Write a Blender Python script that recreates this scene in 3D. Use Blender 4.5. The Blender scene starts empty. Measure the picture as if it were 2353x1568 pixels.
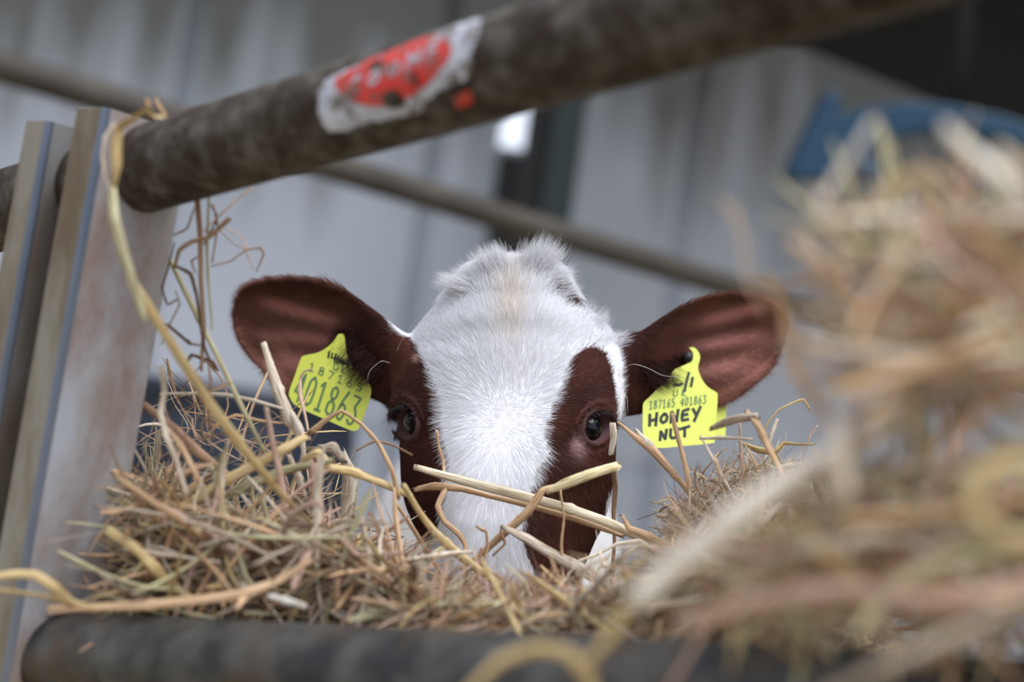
import bpy, bmesh, math, random
import numpy as np
from mathutils import Vector, Matrix
from mathutils.bvhtree import BVHTree
from mathutils.kdtree import KDTree

random.seed(7)
rng = np.random.default_rng(11)
scene = bpy.context.scene
COL = scene.collection

# ------------------------------------------------------------------ camera, world, light, exposure
W, H, F = 2353.0, 1568.0, 3268.0           # frame in pixels, focal length in pixels (50 mm on 36 mm)
cam_d = bpy.data.cameras.new('camera')
cam = bpy.data.objects.new('camera', cam_d)
COL.objects.link(cam)
cam_d.sensor_width = 36.0
cam_d.lens = 50.0
cam_d.clip_start = 0.02
cam_d.dof.use_dof = True
cam_d.dof.focus_distance = 1.012
cam_d.dof.aperture_fstop = 2.6
cam_d.dof.aperture_blades = 0
CAMLOC = Vector((0, 0, 0.90))
CAMROT = (Matrix.Rotation(math.radians(93.0), 4, 'X') @ Matrix.Rotation(math.radians(8.0), 4, 'Z'))
cam.matrix_world = Matrix.Translation(CAMLOC) @ CAMROT
scene.camera = cam
RM = np.array(CAMROT.to_3x3())
CL = np.array(CAMLOC)
RIGHT, UP, BACK = RM[:, 0], RM[:, 1], RM[:, 2]


def P(px, py, d):
    """the point of the place seen at (px, py) of the photograph, d metres ahead of the lens"""
    return CL + RIGHT * ((px - W / 2) * d / F) + UP * ((H / 2 - py) * d / F) - BACK * d


def proj(pts):
    q = (np.asarray(pts) - CL) @ RM
    d = -q[..., 2]
    return q[..., 0] / d * F + W / 2, H / 2 - q[..., 1] / d * F, d


world = bpy.data.worlds.new('overcast_sky')
scene.world = world
world.use_nodes = True
wn, wl = world.node_tree.nodes, world.node_tree.links
wn.clear()
w_out = wn.new('ShaderNodeOutputWorld')
w_bg = wn.new('ShaderNodeBackground')
w_tc = wn.new('ShaderNodeTexCoord')
w_sep = wn.new('ShaderNodeSeparateXYZ')
w_ramp = wn.new('ShaderNodeValToRGB')
w_map = wn.new('ShaderNodeMapRange')
w_map.inputs['From Min'].default_value = -1.0
w_ramp.color_ramp.elements[0].position = 0.47
w_ramp.color_ramp.elements[0].color = (0.05, 0.05, 0.048, 1)
w_ramp.color_ramp.elements[1].position = 1.0
w_ramp.color_ramp.elements[1].color = (0.86, 0.94, 1.08, 1)
_e = w_ramp.color_ramp.elements.new(0.52)
_e.color = (0.58, 0.64, 0.74, 1)
wl.new(w_tc.outputs['Generated'], w_sep.inputs['Vector'])
wl.new(w_sep.outputs['Z'], w_map.inputs['Value'])
wl.new(w_map.outputs['Result'], w_ramp.inputs['Fac'])
wl.new(w_ramp.outputs['Color'], w_bg.inputs['Color'])
w_bg.inputs['Strength'].default_value = 1.2
wl.new(w_bg.outputs['Background'], w_out.inputs['Surface'])

sun_d = bpy.data.lights.new('hazy_sun', 'SUN')
sun_d.energy = 2.0
sun_d.angle = math.radians(35)
sun_d.color = (0.96, 0.98, 1.0)
sun = bpy.data.objects.new('hazy_sun', sun_d)
COL.objects.link(sun)
sun.rotation_euler = Vector((0.5, -0.45, 1.0)).to_track_quat('Z', 'Y').to_euler()

scene.view_settings.view_transform = 'Standard'
scene.view_settings.look = 'None'
scene.view_settings.exposure = 0.6
scene.view_settings.gamma = 1.0
scene.view_settings.use_curve_mapping = False
scene.cycles.max_bounces = 6
scene.cycles.diffuse_bounces = 3
scene.cycles.transparent_max_bounces = 6


# ------------------------------------------------------------------ helpers
def lin(c):
    return tuple(((v / 255.0) / 12.92 if v / 255.0 <= 0.04045 else ((v / 255.0 + 0.055) / 1.055) ** 2.4) for v in c)


def tag(o, label=None, cat=None, group=None, kind=None):
    if label: o['label'] = label
    if cat: o['category'] = cat
    if group: o['group'] = group
    if kind: o['kind'] = kind
    return o


def empty(name, loc=(0, 0, 0)):
    o = bpy.data.objects.new(name, None)
    o.empty_display_size = 0.05
    COL.objects.link(o)
    o.location = loc
    return o


def mesh_obj(name, verts, faces, mat, parent=None, smooth=True, attrs=None):
    me = bpy.data.meshes.new(name)
    verts = np.asarray(verts, dtype=float)
    org = np.zeros(3)
    if parent is not None:
        m = parent
        while m is not None:
            org = org + np.array(m.location)
            m = m.parent
        loc = (0, 0, 0)
    else:
        org = (verts.min(0) + verts.max(0)) / 2
        org[2] = verts[:, 2].min()
        loc = tuple(org)
    me.from_pydata((verts - org).tolist(), [], faces if isinstance(faces, list) else faces.tolist())
    if smooth:
        me.polygons.foreach_set('use_smooth', [True] * len(me.polygons))
    if attrs:
        for k, v in attrs.items():
            v = np.asarray(v, dtype=np.float32)
            if v.ndim == 2 and v.shape[1] == 4:
                a = me.attributes.new(k, 'FLOAT_COLOR', 'POINT')
                a.data.foreach_set('color', v.ravel())
            elif v.ndim == 2:
                a = me.attributes.new(k, 'FLOAT_VECTOR', 'POINT')
                a.data.foreach_set('vector', v.ravel())
    if mat: me.materials.append(mat)
    me.update()
    o = bpy.data.objects.new(name, me)
    COL.objects.link(o)
    o.location = loc
    if parent is not None: o.parent = parent
    return o


class MB:
    """collects pieces and links them as one mesh"""
    def __init__(s):
        s.v, s.f, s.c, s.s = [], [], [], []
        s.n = 0

    def add(s, v, f, col=None, sv=None):
        v = np.asarray(v, dtype=float)
        s.v.append(v)
        s.f.extend([tuple(i + s.n for i in q) for q in f])
        s.c.append(np.tile(np.array(tuple(col) + (1,) if col is not None else (1, 1, 1, 1), dtype=float), (len(v), 1)) if np.ndim(col) < 2 else col)
        s.s.append(sv if sv is not None else np.zeros((len(v), 3)))
        s.n += len(v)

    def build(s, name, mat, parent=None, smooth=True, color=False):
        at = {'tone': np.vstack(s.c), 'along': np.vstack(s.s)} if color else None
        return mesh_obj(name, np.vstack(s.v), s.f, mat, parent, smooth, at)


def nodes(m):
    m.use_nodes = True
    n = m.node_tree.nodes
    return n, m.node_tree.links, n['Principled BSDF']


def noise_mat(name, c1, c2, scale=10, rough=0.7, detail=6, metal=0.0, stretch=(1, 1, 1), lo=0.35, hi=0.65, c3=None, scale3=3, lo3=0.5, hi3=0.62, bump=0.0, bscale=60, rot=(0, 0, 0), spec=0.5):
    m = bpy.data.materials.new(name)
    n, l, b = nodes(m)
    tc = n.new('ShaderNodeTexCoord')
    mp = n.new('ShaderNodeMapping'); mp.inputs['Scale'].default_value = stretch; mp.inputs['Rotation'].default_value = rot
    l.new(tc.outputs['Object'], mp.inputs['Vector'])
    t = n.new('ShaderNodeTexNoise'); t.inputs['Scale'].default_value = scale; t.inputs['Detail'].default_value = detail
    l.new(mp.outputs['Vector'], t.inputs['Vector'])
    r = n.new('ShaderNodeValToRGB')
    r.color_ramp.elements[0].position = lo; r.color_ramp.elements[0].color = (*c1, 1)
    r.color_ramp.elements[1].position = hi; r.color_ramp.elements[1].color = (*c2, 1)
    l.new(t.outputs['Fac'], r.inputs['Fac'])
    col = r.outputs['Color']
    if c3 is not None:
        t3 = n.new('ShaderNodeTexNoise'); t3.inputs['Scale'].default_value = scale3; t3.inputs['Detail'].default_value = 8
        t3.inputs['Roughness'].default_value = 0.65
        l.new(mp.outputs['Vector'], t3.inputs['Vector'])
        r3 = n.new('ShaderNodeValToRGB')
        r3.color_ramp.elements[0].position = lo3; r3.color_ramp.elements[0].color = (0, 0, 0, 1)
        r3.color_ramp.elements[1].position = hi3; r3.color_ramp.elements[1].color = (1, 1, 1, 1)
        l.new(t3.outputs['Fac'], r3.inputs['Fac'])
        mx = n.new('ShaderNodeMix'); mx.data_type = 'RGBA'
        l.new(r3.outputs['Color'], mx.inputs['Factor'])
        l.new(col, mx.inputs['A']); mx.inputs['B'].default_value = (*c3, 1)
        col = mx.outputs['Result']
    l.new(col, b.inputs['Base Color'])
    b.inputs['Roughness'].default_value = rough
    b.inputs['Metallic'].default_value = metal
    b.inputs['Specular IOR Level'].default_value = spec
    if bump > 0:
        tb = n.new('ShaderNodeTexNoise'); tb.inputs['Scale'].default_value = bscale; tb.inputs['Detail'].default_value = 5
        l.new(mp.outputs['Vector'], tb.inputs['Vector'])
        bp = n.new('ShaderNodeBump'); bp.inputs['Strength'].default_value = bump; bp.inputs['Distance'].default_value = 0.002
        l.new(tb.outputs['Fac'], bp.inputs['Height']); l.new(bp.outputs['Normal'], b.inputs['Normal'])
    return m


def plain(name, c, rough=0.5, metal=0.0, coat=0.0):
    m = bpy.data.materials.new(name)
    n, l, b = nodes(m)
    b.inputs['Base Color'].default_value = (*c, 1)
    b.inputs['Roughness'].default_value = rough
    b.inputs['Metallic'].default_value = metal
    b.inputs['Coat Weight'].default_value = coat
    return m


def catmull(pts, k=6):
    p = np.asarray(pts, dtype=float)
    if len(p) < 3:
        t = np.linspace(0, 1, k + 1)[:, None]
        return p[0] * (1 - t) + p[-1] * t
    q = np.vstack([2 * p[0] - p[1], p, 2 * p[-1] - p[-2]])
    out = []
    for i in range(1, len(q) - 2):
        for j in range(k):
            t = j / k
            out.append(0.5 * ((2 * q[i]) + (-q[i - 1] + q[i + 1]) * t + (2 * q[i - 1] - 5 * q[i] + 4 * q[i + 1] - q[i + 2]) * t * t + (-q[i - 1] + 3 * q[i] - 3 * q[i + 1] + q[i + 2]) * t ** 3))
    out.append(q[-2])
    return np.array(out)


def unit(v):
    v = np.asarray(v, dtype=float)
    return v / (np.linalg.norm(v, axis=-1, keepdims=True) + 1e-12)


def ell(n, flat=1.0):
    a = np.linspace(0, 2 * math.pi, n, endpoint=False)
    return np.stack([np.cos(a), np.sin(a) * flat], 1)


def crescent(depth=0.35, th=0.10, k=5):
    a = np.linspace(-1, 1, k)
    top = np.stack([a, depth * (1 - a * a)], 1)
    bot = np.stack([a[::-1] * 0.97, depth * (1 - a[::-1] ** 2) - th], 1)
    return np.vstack([top, bot])


def sweep(pts, rad, prof, up0=None, twist=0.0, caps=True, fray=None):
    """closed profile swept along pts; rad scales the profile per point"""
    p = np.asarray(pts, dtype=float)
    n, k = len(p), len(prof)
    tg = np.gradient(p, axis=0)
    tg = unit(tg)
    up = np.array(up0 if up0 is not None else (0.1, 0.2, 1.0), dtype=float)
    a = unit(np.cross(up, tg[0]))
    rad = np.broadcast_to(np.asarray(rad, dtype=float), (n,))
    tw = np.linspace(0, twist, n)
    V = np.empty((n, k, 3))
    for i in range(n):
        a = unit(a - tg[i] * np.dot(a, tg[i]))
        b = np.cross(tg[i], a)
        c, s_ = math.cos(tw[i]), math.sin(tw[i])
        a2, b2 = a * c + b * s_, -a * s_ + b * c
        V[i] = p[i] + rad[i] * (prof[:, :1] * a2 + prof[:, 1:] * b2)
    if fray is not None:
        V[0] -= tg[0] * (fray[0] * rad[0] * rng.random((k, 1)) * 4)
        V[-1] += tg[-1] * (fray[1] * rad[-1] * rng.random((k, 1)) * 4)
    V = V.reshape(-1, 3)
    f = []
    for i in range(n - 1):
        for j in range(k):
            j2 = (j + 1) % k
            f.append((i * k + j, i * k + j2, (i + 1) * k + j2, (i + 1) * k + j))
    if caps:
        f.append(tuple(range(k - 1, -1, -1)))
        f.append(tuple((n - 1) * k + j for j in range(k)))
    sv = np.zeros((n, k, 3))
    sv[:, :, 0] = np.linspace(0, 1, n)[:, None]
    sv[:, :, 1] = (np.arange(k) / k)[None, :]
    return V, f, sv.reshape(-1, 3)


def box(c, sx, sy, sz, R=None):
    v = np.array([(x, y, z) for x in (-.5, .5) for y in (-.5, .5) for z in (-.5, .5)]) * (sx, sy, sz)
    if R is not None: v = v @ np.asarray(R).T
    f = [(0, 1, 3, 2), (4, 6, 7, 5), (0, 4, 5, 1), (2, 3, 7, 6), (0, 2, 6, 4), (1, 5, 7, 3)]
    return v + np.asarray(c), f


def prism(poly3, nrm, th):
    """closed outline (list of 3-D points) given thickness th against nrm"""
    p = np.asarray(poly3, dtype=float); n = len(p)
    q = p - np.asarray(nrm) * th
    v = np.vstack([p, q])
    f = [tuple(range(n)), tuple(range(2 * n - 1, n - 1, -1))]
    for i in range(n):
        j = (i + 1) % n
        f.append((i, i + n, j + n, j))
    return v, f


# ------------------------------------------------------------------ materials
def wall_material():
    """pale panels; streaky stains, with eave shade painted in towards the top"""
    m = bpy.data.materials.new('weathered_shaded_panel')
    n, l, b = nodes(m)
    tc = n.new('ShaderNodeTexCoord')
    mp = n.new('ShaderNodeMapping'); mp.inputs['Scale'].default_value = (3.4, 1, 0.35)
    l.new(tc.outputs['Object'], mp.inputs['Vector'])
    t = n.new('ShaderNodeTexNoise'); t.inputs['Scale'].default_value = 2.4; t.inputs['Detail'].default_value = 6
    l.new(mp.outputs['Vector'], t.inputs['Vector'])
    t2 = n.new('ShaderNodeTexNoise'); t2.inputs['Scale'].default_value = 1.1; t2.inputs['Detail'].default_value = 3
    l.new(tc.outputs['Object'], t2.inputs['Vector'])
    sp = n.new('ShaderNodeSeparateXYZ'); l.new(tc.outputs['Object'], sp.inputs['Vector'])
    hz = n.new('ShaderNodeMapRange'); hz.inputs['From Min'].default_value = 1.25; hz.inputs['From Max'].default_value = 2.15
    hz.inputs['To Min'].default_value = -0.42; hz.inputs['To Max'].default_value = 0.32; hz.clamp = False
    l.new(sp.outputs['Z'], hz.inputs['Value'])  # darkens with height: roof shade painted into the streak mask
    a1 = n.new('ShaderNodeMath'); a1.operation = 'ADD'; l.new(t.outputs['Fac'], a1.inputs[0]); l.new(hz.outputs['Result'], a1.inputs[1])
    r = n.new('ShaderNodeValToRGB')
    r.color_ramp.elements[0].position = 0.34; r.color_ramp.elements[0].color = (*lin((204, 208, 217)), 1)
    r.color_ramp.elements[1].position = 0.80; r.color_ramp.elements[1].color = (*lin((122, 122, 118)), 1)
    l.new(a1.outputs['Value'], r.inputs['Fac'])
    r2 = n.new('ShaderNodeValToRGB')
    r2.color_ramp.elements[0].position = 0.35; r2.color_ramp.elements[0].color = (.86, .87, .86, 1)
    r2.color_ramp.elements[1].position = 0.6; r2.color_ramp.elements[1].color = (1, 1, 1, 1)
    l.new(t2.outputs['Fac'], r2.inputs['Fac'])
    mx = n.new('ShaderNodeMix'); mx.data_type = 'RGBA'; mx.blend_type = 'MULTIPLY'; mx.inputs['Factor'].default_value = 1.0
    l.new(r.outputs['Color'], mx.inputs['A']); l.new(r2.outputs['Color'], mx.inputs['B'])
    l.new(mx.outputs['Result'], b.inputs['Base Color'])
    b.inputs['Roughness'].default_value = 0.85
    return m


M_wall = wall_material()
M_floor = noise_mat('bedded_floor', lin((120, 108, 86)), lin((176, 160, 128)), 12, 0.95)
M_roof = noise_mat('dark_roof', lin((20, 20, 20)), lin((36, 32, 26)), 4, 0.8)
M_green = noise_mat('green_black_paint', lin((26, 38, 37)), lin((38, 50, 48)), 6, 0.6)
M_blackst = noise_mat('black_steel', lin((22, 22, 22)), lin((40, 38, 35)), 6, 0.7)
M_bgrail = noise_mat('dull_brown_rail', lin((52, 45, 37)), lin((70, 61, 51)), 9, 0.7)
M_pipe = noise_mat('rusted_grey_pipe', lin((58, 49, 40)), lin((104, 99, 92)), 75, 0.65, lo=0.40, hi=0.75, c3=lin((46, 34, 25)), scale3=34, lo3=0.45, hi3=0.62, spec=0.2, bump=0.5, bscale=90)
M_brail = noise_mat('dirty_dark_pipe', lin((22, 21, 19)), lin((80, 76, 70)), 38, 0.55, lo=0.36, hi=0.72, c3=lin((66, 50, 32)), scale3=17, lo3=0.5, hi3=0.66, bump=0.4, bscale=80)
M_galv = noise_mat('stained_galvanised_steel', lin((158, 150, 142)), lin((176, 177, 184)), 14, 0.36, metal=0.15, stretch=(1, 1, 0.45), c3=lin((130, 100, 82)), scale3=11, lo3=0.46, hi3=0.66, bump=0.25, bscale=120)
M_galv2 = noise_mat('rust_streaked_galvanised_steel', lin((116, 105, 90)), lin((140, 141, 142)), 12, 0.36, metal=0.3, stretch=(1, 1, 0.3), c3=lin((104, 78, 56)), scale3=13, lo3=0.44, hi3=0.66, bump=0.25, bscale=120)
M_mud = noise_mat('mud_stained_steel', lin((112, 100, 82)), lin((140, 134, 122)), 14, 0.6, stretch=(1, 1, 0.3), c3=lin((96, 80, 58)), scale3=16, lo3=0.48, hi3=0.62, bump=0.3, bscale=140)
M_bend_glint = noise_mat('bend_highlight_steel', lin((88, 95, 108)), lin((142, 149, 164)), 9, 0.28, metal=0.7, stretch=(1, 1, 0.3))
M_barrel = plain('dark_blue_plastic', lin((27, 35, 50)), 0.55)
M_blue = noise_mat('blue_paint', lin((0, 48, 74)), lin((2, 58, 86)), 5, 0.5)
M_stw = noise_mat('worn_white_label', lin((158, 158, 168)), lin((190, 190, 198)), 60, 0.6, c3=lin((96, 84, 72)), scale3=90, lo3=0.5, hi3=0.62)
M_str = noise_mat('worn_red_label', lin((206, 48, 36)), lin((186, 34, 24)), 60, 0.5, c3=lin((112, 78, 66)), scale3=110, lo3=0.5, hi3=0.6)
M_tag = noise_mat('yellow_tag_plastic', lin((206, 211, 78)), lin((213, 219, 92)), 30, 0.38)
M_ink = plain('faded_green_print', lin((92, 120, 84)), 0.6)
M_marker = plain('black_marker_ink', lin((16, 18, 22)), 0.5)
M_stud = plain('black_stud', lin((20, 18, 18)), 0.5)
M_trough = noise_mat('trough_steel', lin((90, 88, 84)), lin((120, 118, 112)), 10, 0.6, metal=0.3)


def coat_material(name, attr, rough=0.75):
    m = bpy.data.materials.new(name)
    n, l, b = nodes(m)
    a = n.new('ShaderNodeAttribute'); a.attribute_name = attr
    l.new(a.outputs['Color'], b.inputs['Base Color'])
    b.inputs['Roughness'].default_value = rough
    b.inputs['Specular IOR Level'].default_value = 0.12
    return m


M_skin = coat_material('calf_coat', 'coat')
M_fur = coat_material('calf_fur', 'coat', 0.6)
M_eye = plain('eye_cornea', lin((3, 3, 5)), 0.05)
M_eye.node_tree.nodes['Principled BSDF'].inputs['Specular IOR Level'].default_value = 0.3
M_lash = plain('dark_lash', lin((20, 14, 12)), 0.5)
M_whisk = plain('pale_whisker', lin((200, 195, 190)), 0.5)


def straw_material():
    m = bpy.data.materials.new('dry_straw')
    n, l, b = nodes(m)
    a = n.new('ShaderNodeAttribute'); a.attribute_name = 'tone'
    s = n.new('ShaderNodeAttribute'); s.attribute_name = 'along'
    mp = n.new('ShaderNodeMapping'); mp.inputs['Scale'].default_value = (2.2, 30, 1)
    l.new(s.outputs['Vector'], mp.inputs['Vector'])
    t = n.new('ShaderNodeTexNoise'); t.inputs['Scale'].default_value = 1.0; t.inputs['Detail'].default_value = 4
    l.new(mp.outputs['Vector'], t.inputs['Vector'])
    r = n.new('ShaderNodeValToRGB')
    r.color_ramp.elements[0].position = 0.40; r.color_ramp.elements[0].color = (0.62, 0.50, 0.40, 1)
    r.color_ramp.elements[1].position = 0.56; r.color_ramp.elements[1].color = (1.08, 1.08, 1.08, 1)
    l.new(t.outputs['Fac'], r.inputs['Fac'])
    mx = n.new('ShaderNodeMix'); mx.data_type = 'RGBA'; mx.blend_type = 'MULTIPLY'; mx.inputs['Factor'].default_value = 1.0
    l.new(a.outputs['Color'], mx.inputs['A']); l.new(r.outputs['Color'], mx.inputs['B'])
    l.new(mx.outputs['Result'], b.inputs['Base Color'])
    b.inputs['Roughness'].default_value = 0.5
    b.inputs['Specular IOR Level'].default_value = 0.4
    tr = n.new('ShaderNodeBsdfTranslucent')
    l.new(mx.outputs['Result'], tr.inputs['Color'])
    ms = n.new('ShaderNodeMixShader'); ms.inputs['Fac'].default_value = 0.18
    out = n['Material Output']
    l.new(b.outputs['BSDF'], ms.inputs[1]); l.new(tr.outputs['BSDF'], ms.inputs[2])
    l.new(ms.outputs['Shader'], out.inputs['Surface'])
    return m


M_straw = straw_material()

# ------------------------------------------------------------------ the setting
WY = 4.5                                   # back wall stands 4.5 m from the camera


def on_plane_y(px, py, y):
    d = P(px, py, 1.0) - CL
    return CL + d * (y / d[1])


# floor
v, f = box((0, 2.0, -0.05), 9, 7, 0.1)
fl = mesh_obj('floor', v, f, M_floor, smooth=False); tag(fl, kind='structure')

# back wall: upright profiled panels, with one square gap beside the black steel post
hole_a, hole_b = on_plane_y(1178, 190, WY), on_plane_y(1178, 340, WY)
hx0, hx1 = float(on_plane_y(1150, 300, WY)[0]) , float(on_plane_y(1207, 300, WY)[0])
hz0, hz1 = hole_b[2], hole_a[2]
xs = sorted(set(np.round(np.concatenate([np.arange(-4.0, 4.01, 0.02), [hx0, hx1]]), 4)))
zj = float(on_plane_y(1500, 1085, WY)[2])
zs = [-0.05, zj - .022, zj - .018, zj + .018, zj + .022, float(hz0), float(hz1), 3.4]


def wall_depth(x):
    ph = (x - SEAM0 + 8.0 * SEAM) % SEAM
    groove = 0.05 if (ph < 0.02 or ph > SEAM - 0.02) else 0.0
    return WY + groove + 0.003 * math.sin(x * 2 * math.pi / 0.2)


SEAM0 = float(on_plane_y(425, 150, WY)[0]); SEAM = float(on_plane_y(1036, 60, WY)[0]) - SEAM0 
front = np.array([[(x, wall_depth(x) + (0.02 if abs(z - zj) < .02 else 0), z) for x in xs] for z in zs])
back = front + np.array((0, 0.06, 0))
nx, nz = len(xs), len(zs)
vv = np.vstack([front.reshape(-1, 3), back.reshape(-1, 3)])
ff = []
keep = {}
for k in range(nz - 1):
    for i in range(nx - 1):
        inside = (k == 5) and xs[i] >= hx0 - 1e-3 and xs[i + 1] <= hx1 + 1e-3
        keep[(k, i)] = not inside
N0 = nx * nz
for k in range(nz - 1):
    for i in range(nx - 1):
        if not keep[(k, i)]: continue
        a0, a1, a2, a3 = k * nx + i, k * nx + i + 1, (k + 1) * nx + i + 1, (k + 1) * nx + i
        ff.append((a0, a1, a2, a3)); ff.append((a3 + N0, a2 + N0, a1 + N0, a0 + N0))
        for (dk, di, e0, e1) in ((0, -1, a3, a0), (0, 1, a1, a2), (-1, 0, a0, a1), (1, 0, a2, a3)):
            if not keep.get((k + dk, i + di), False):
                ff.append((e1, e0, e0 + N0, e1 + N0))
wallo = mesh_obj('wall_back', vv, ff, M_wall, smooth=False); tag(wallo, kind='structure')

# main roof over the back of the barn (keeps the sky off the top of the wall)
v, f = box((0, 3.75, 3.45), 8.0, 1.9, 0.08)
tag(mesh_obj('ceiling', v, f, M_roof, smooth=False), kind='structure')
# low dark lean-to roof that comes down on the right
lt = [P(1560, -5, 4.2), P(2750, 480, 4.2), P(3200, 260, 3.2), P(1960, -420, 3.2)]
nrm = unit(np.cross(np.array(lt[1]) - lt[0], np.array(lt[3]) - lt[0]))
if nrm[2] > 0: nrm = -nrm
v, f = prism(lt, nrm, 0.06)
tag(mesh_obj('ceiling_low', v, f, M_roof, smooth=False), kind='structure')

# black-green steel column with flanges (H section), beside the wall gap
cb, ct = on_plane_y(1262, 900, 3.9), on_plane_y(1270, 20, 3.9)
cx = float(on_plane_y(1262, 470, 3.9)[0])
b = MB()
v, f = box((cx - 0.055, 3.93, 1.7), 0.07, 0.012, 3.4); b.add(v, f)
q = on_plane_y(1168, 355, WY - .04); v, f = box((float(on_plane_y(1178, 355, WY)[0]), WY - .04, q[2] / 2), 0.082, 0.03, q[2]); b.add(v, f)
colm = empty('steel_column', (cx, 3.93, 0))
tag(colm, kind='structure')
b.build('column_web', M_blackst, colm, False)
v, f = box((cx + 0.022, 3.88, 1.7), 0.085, 0.05, 3.4)
mesh_obj('column_flange', v, f, M_green, colm, False)

# shiny bolt heads in the panel joint and on the column
for (x, y, yy) in ((430, 115, WY - .02), (1172, 482, 3.82)):
    q = on_plane_y(x, y, yy)
    v, f, s_ = sweep(np.array([q, q + np.array((0, .02, 0))]), 0.009, ell(12))
    mesh_obj('bolt', v, f, plain('bright_bolt', lin((210, 210, 210)), 0.15, 1.0), wallo if yy > 4 else colm)
# unseen side walls of the barn, added to block light from the sides
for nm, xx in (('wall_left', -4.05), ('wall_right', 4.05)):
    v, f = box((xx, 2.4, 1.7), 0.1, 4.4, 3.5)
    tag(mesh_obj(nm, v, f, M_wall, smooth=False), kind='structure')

# ------------------------------------------------------------------ the feed barrier in front
u = unit(P(1100, 166, 0.725) - P(450, 355, 0.845))
A0 = P(450, 355, 0.845)
RP = 0.0265
pA, pB = A0 - u * 0.42, A0 + u * 0.62
gate = empty('steel_feed_barrier', tuple(P(120, 1568, 0.87) * (1, 1, 0)))
tag(gate, 'rusty steel feed barrier with channel posts and two thick round rails before the calf', 'cattle barrier')
pts = np.array([pA + (pB - pA) * t for t in np.linspace(0, 1, 60)])
v, f, s_ = sweep(pts, RP, ell(48))
top_rail = mesh_obj('top_rail', v, f, M_pipe, gate)
top_rail['label'] = 'thick rust-brown round top rail with a torn red and white sticker'
# lower rail
bs = P(190, 1512, 0.855); be = P(1600, 1612, 0.635)
ub = unit(be - bs)
pts = np.array([bs - ub * 0.40 + ub * 1.0 * t for t in np.linspace(0, 1, 60)])
v, f, s_ = sweep(pts, 0.0265, ell(48))
low_rail = mesh_obj('bottom_rail', v, f, M_brail, gate)
low_rail['label'] = 'dirty dark grey round bottom rail under the hay'

# channel posts
uh = unit(u * (1, 1, 0))
wdir = np.array((-uh[1], uh[0], 0.0))      # away from the camera
if wdir[1] < 0: wdir = -wdir


def channel(near_top, near_bot, web, flange, mat, name, th=0.0035):
    """C section: web runs back from the near edge, flanges point away from the rail's open side"""
    r = 0.004
    prof = []
    # outer outline in (w, -u) plane, rounded near corner
    def arc(cx_, cy_, r_, a0, a1, n=6):
        return [(cx_ + r_ * math.cos(a0 + (a1 - a0) * i / n), cy_ + r_ * math.sin(a0 + (a1 - a0) * i / n)) for i in range(n + 1)]
    PI = math.pi
    prof += [(0, flange)]
    prof += arc(r, r, r, PI, 1.5 * PI)
    prof += arc(web - r, r, r, 1.5 * PI, 2 * PI)
    prof += [(web, flange), (web - th, flange)]
    prof += arc(web - r, r, r - th * 0.85, 2 * PI, 1.5 * PI)
    prof += arc(r, r, r - th * 0.85, 1.5 * PI, PI)
    prof += [(th, flange)]
    prof = np.array(prof)
    V = []
    for q in (near_bot, near_top):
        V.append(np.array([q + wdir * a - uh * c for a, c in prof]))
    n = len(prof)
    v = np.vstack(V)
    f = [(i, (i + 1) % n, n + (i + 1) % n, n + i) for i in range(n)]
    f += [tuple(range(n - 1, -1, -1)), tuple(range(n, 2 * n))]
    o = mesh_obj(name, v, f, mat, gate, False)
    o.data.materials.append(M_mud); o.data.materials.append(M_bend_glint)
    for k in range(1 + 6):
        o.data.polygons[k].material_index = 1 if k == 0 else 2  # near bend gets a bluish steel of its own, a painted edge highlight
    return o


ax = unit(P(242, 245, 0.84) - P(55, 1300, 0.84))
nbt = P(243, 246, 0.838)
toz = lambda q, z: q + ax * ((z - q[2]) / ax[2])
o = channel(nbt, toz(nbt, 0.0), 0.068, 0.027, M_galv, 'channel_post'); o['label'] = 'stained galvanised channel post nearest the rails'
nat = P(112, 277, 0.87)
o = channel(nat, toz(nat, 0.0), 0.055, 0.023, M_galv2, 'channel_post'); o['label'] = 'rust-streaked galvanised channel post, the outer one'
# far post of the same barrier, off to the right beside the camera
fp = pB - u * 0.04
v, f, s_ = sweep(np.array([toz(fp, 0.0), toz(fp, fp[2] + 0.02)]), 0.0265, ell(24))
mesh_obj('end_post', v, f, M_pipe, gate)


def on_pipe(a, phi, off=0.0006):
    """a metres along the top rail from its reference point, phi round it (0 = towards camera)"""
    c = A0 + u * a
    to_cam = CL - c
    n1 = unit(to_cam - u * np.dot(to_cam, u))
    n2 = unit(np.cross(u, n1))
    if n2[2] < 0: n2 = -n2
    return c + (n1 * math.cos(phi) + n2 * math.sin(phi)) * (RP + off)


def patch(outline, off, mat, name, parent):
    """flat outline in (a, phi) wrapped on the rail, subdivided so it follows the curve"""
    bm = bmesh.new()
    vs = [bm.verts.new((a, p * RP, 0)) for a, p in outline]
    bm.faces.new(vs)
    for k in range(-14, 15):
        g = bm.verts[:] + bm.edges[:] + bm.faces[:]
        bmesh.ops.bisect_plane(bm, geom=g, plane_co=(0, k * 0.1 * RP, 0), plane_no=(0, 1, 0))
    v = np.array([on_pipe(x.co.x, x.co.y / RP, off) for x in bm.verts])
    bm.verts.index_update()
    f = [tuple(q.index for q in fc.verts) for fc in bm.faces]
    bm.free()
    return mesh_obj(name, v, f, mat, parent, True)


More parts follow.
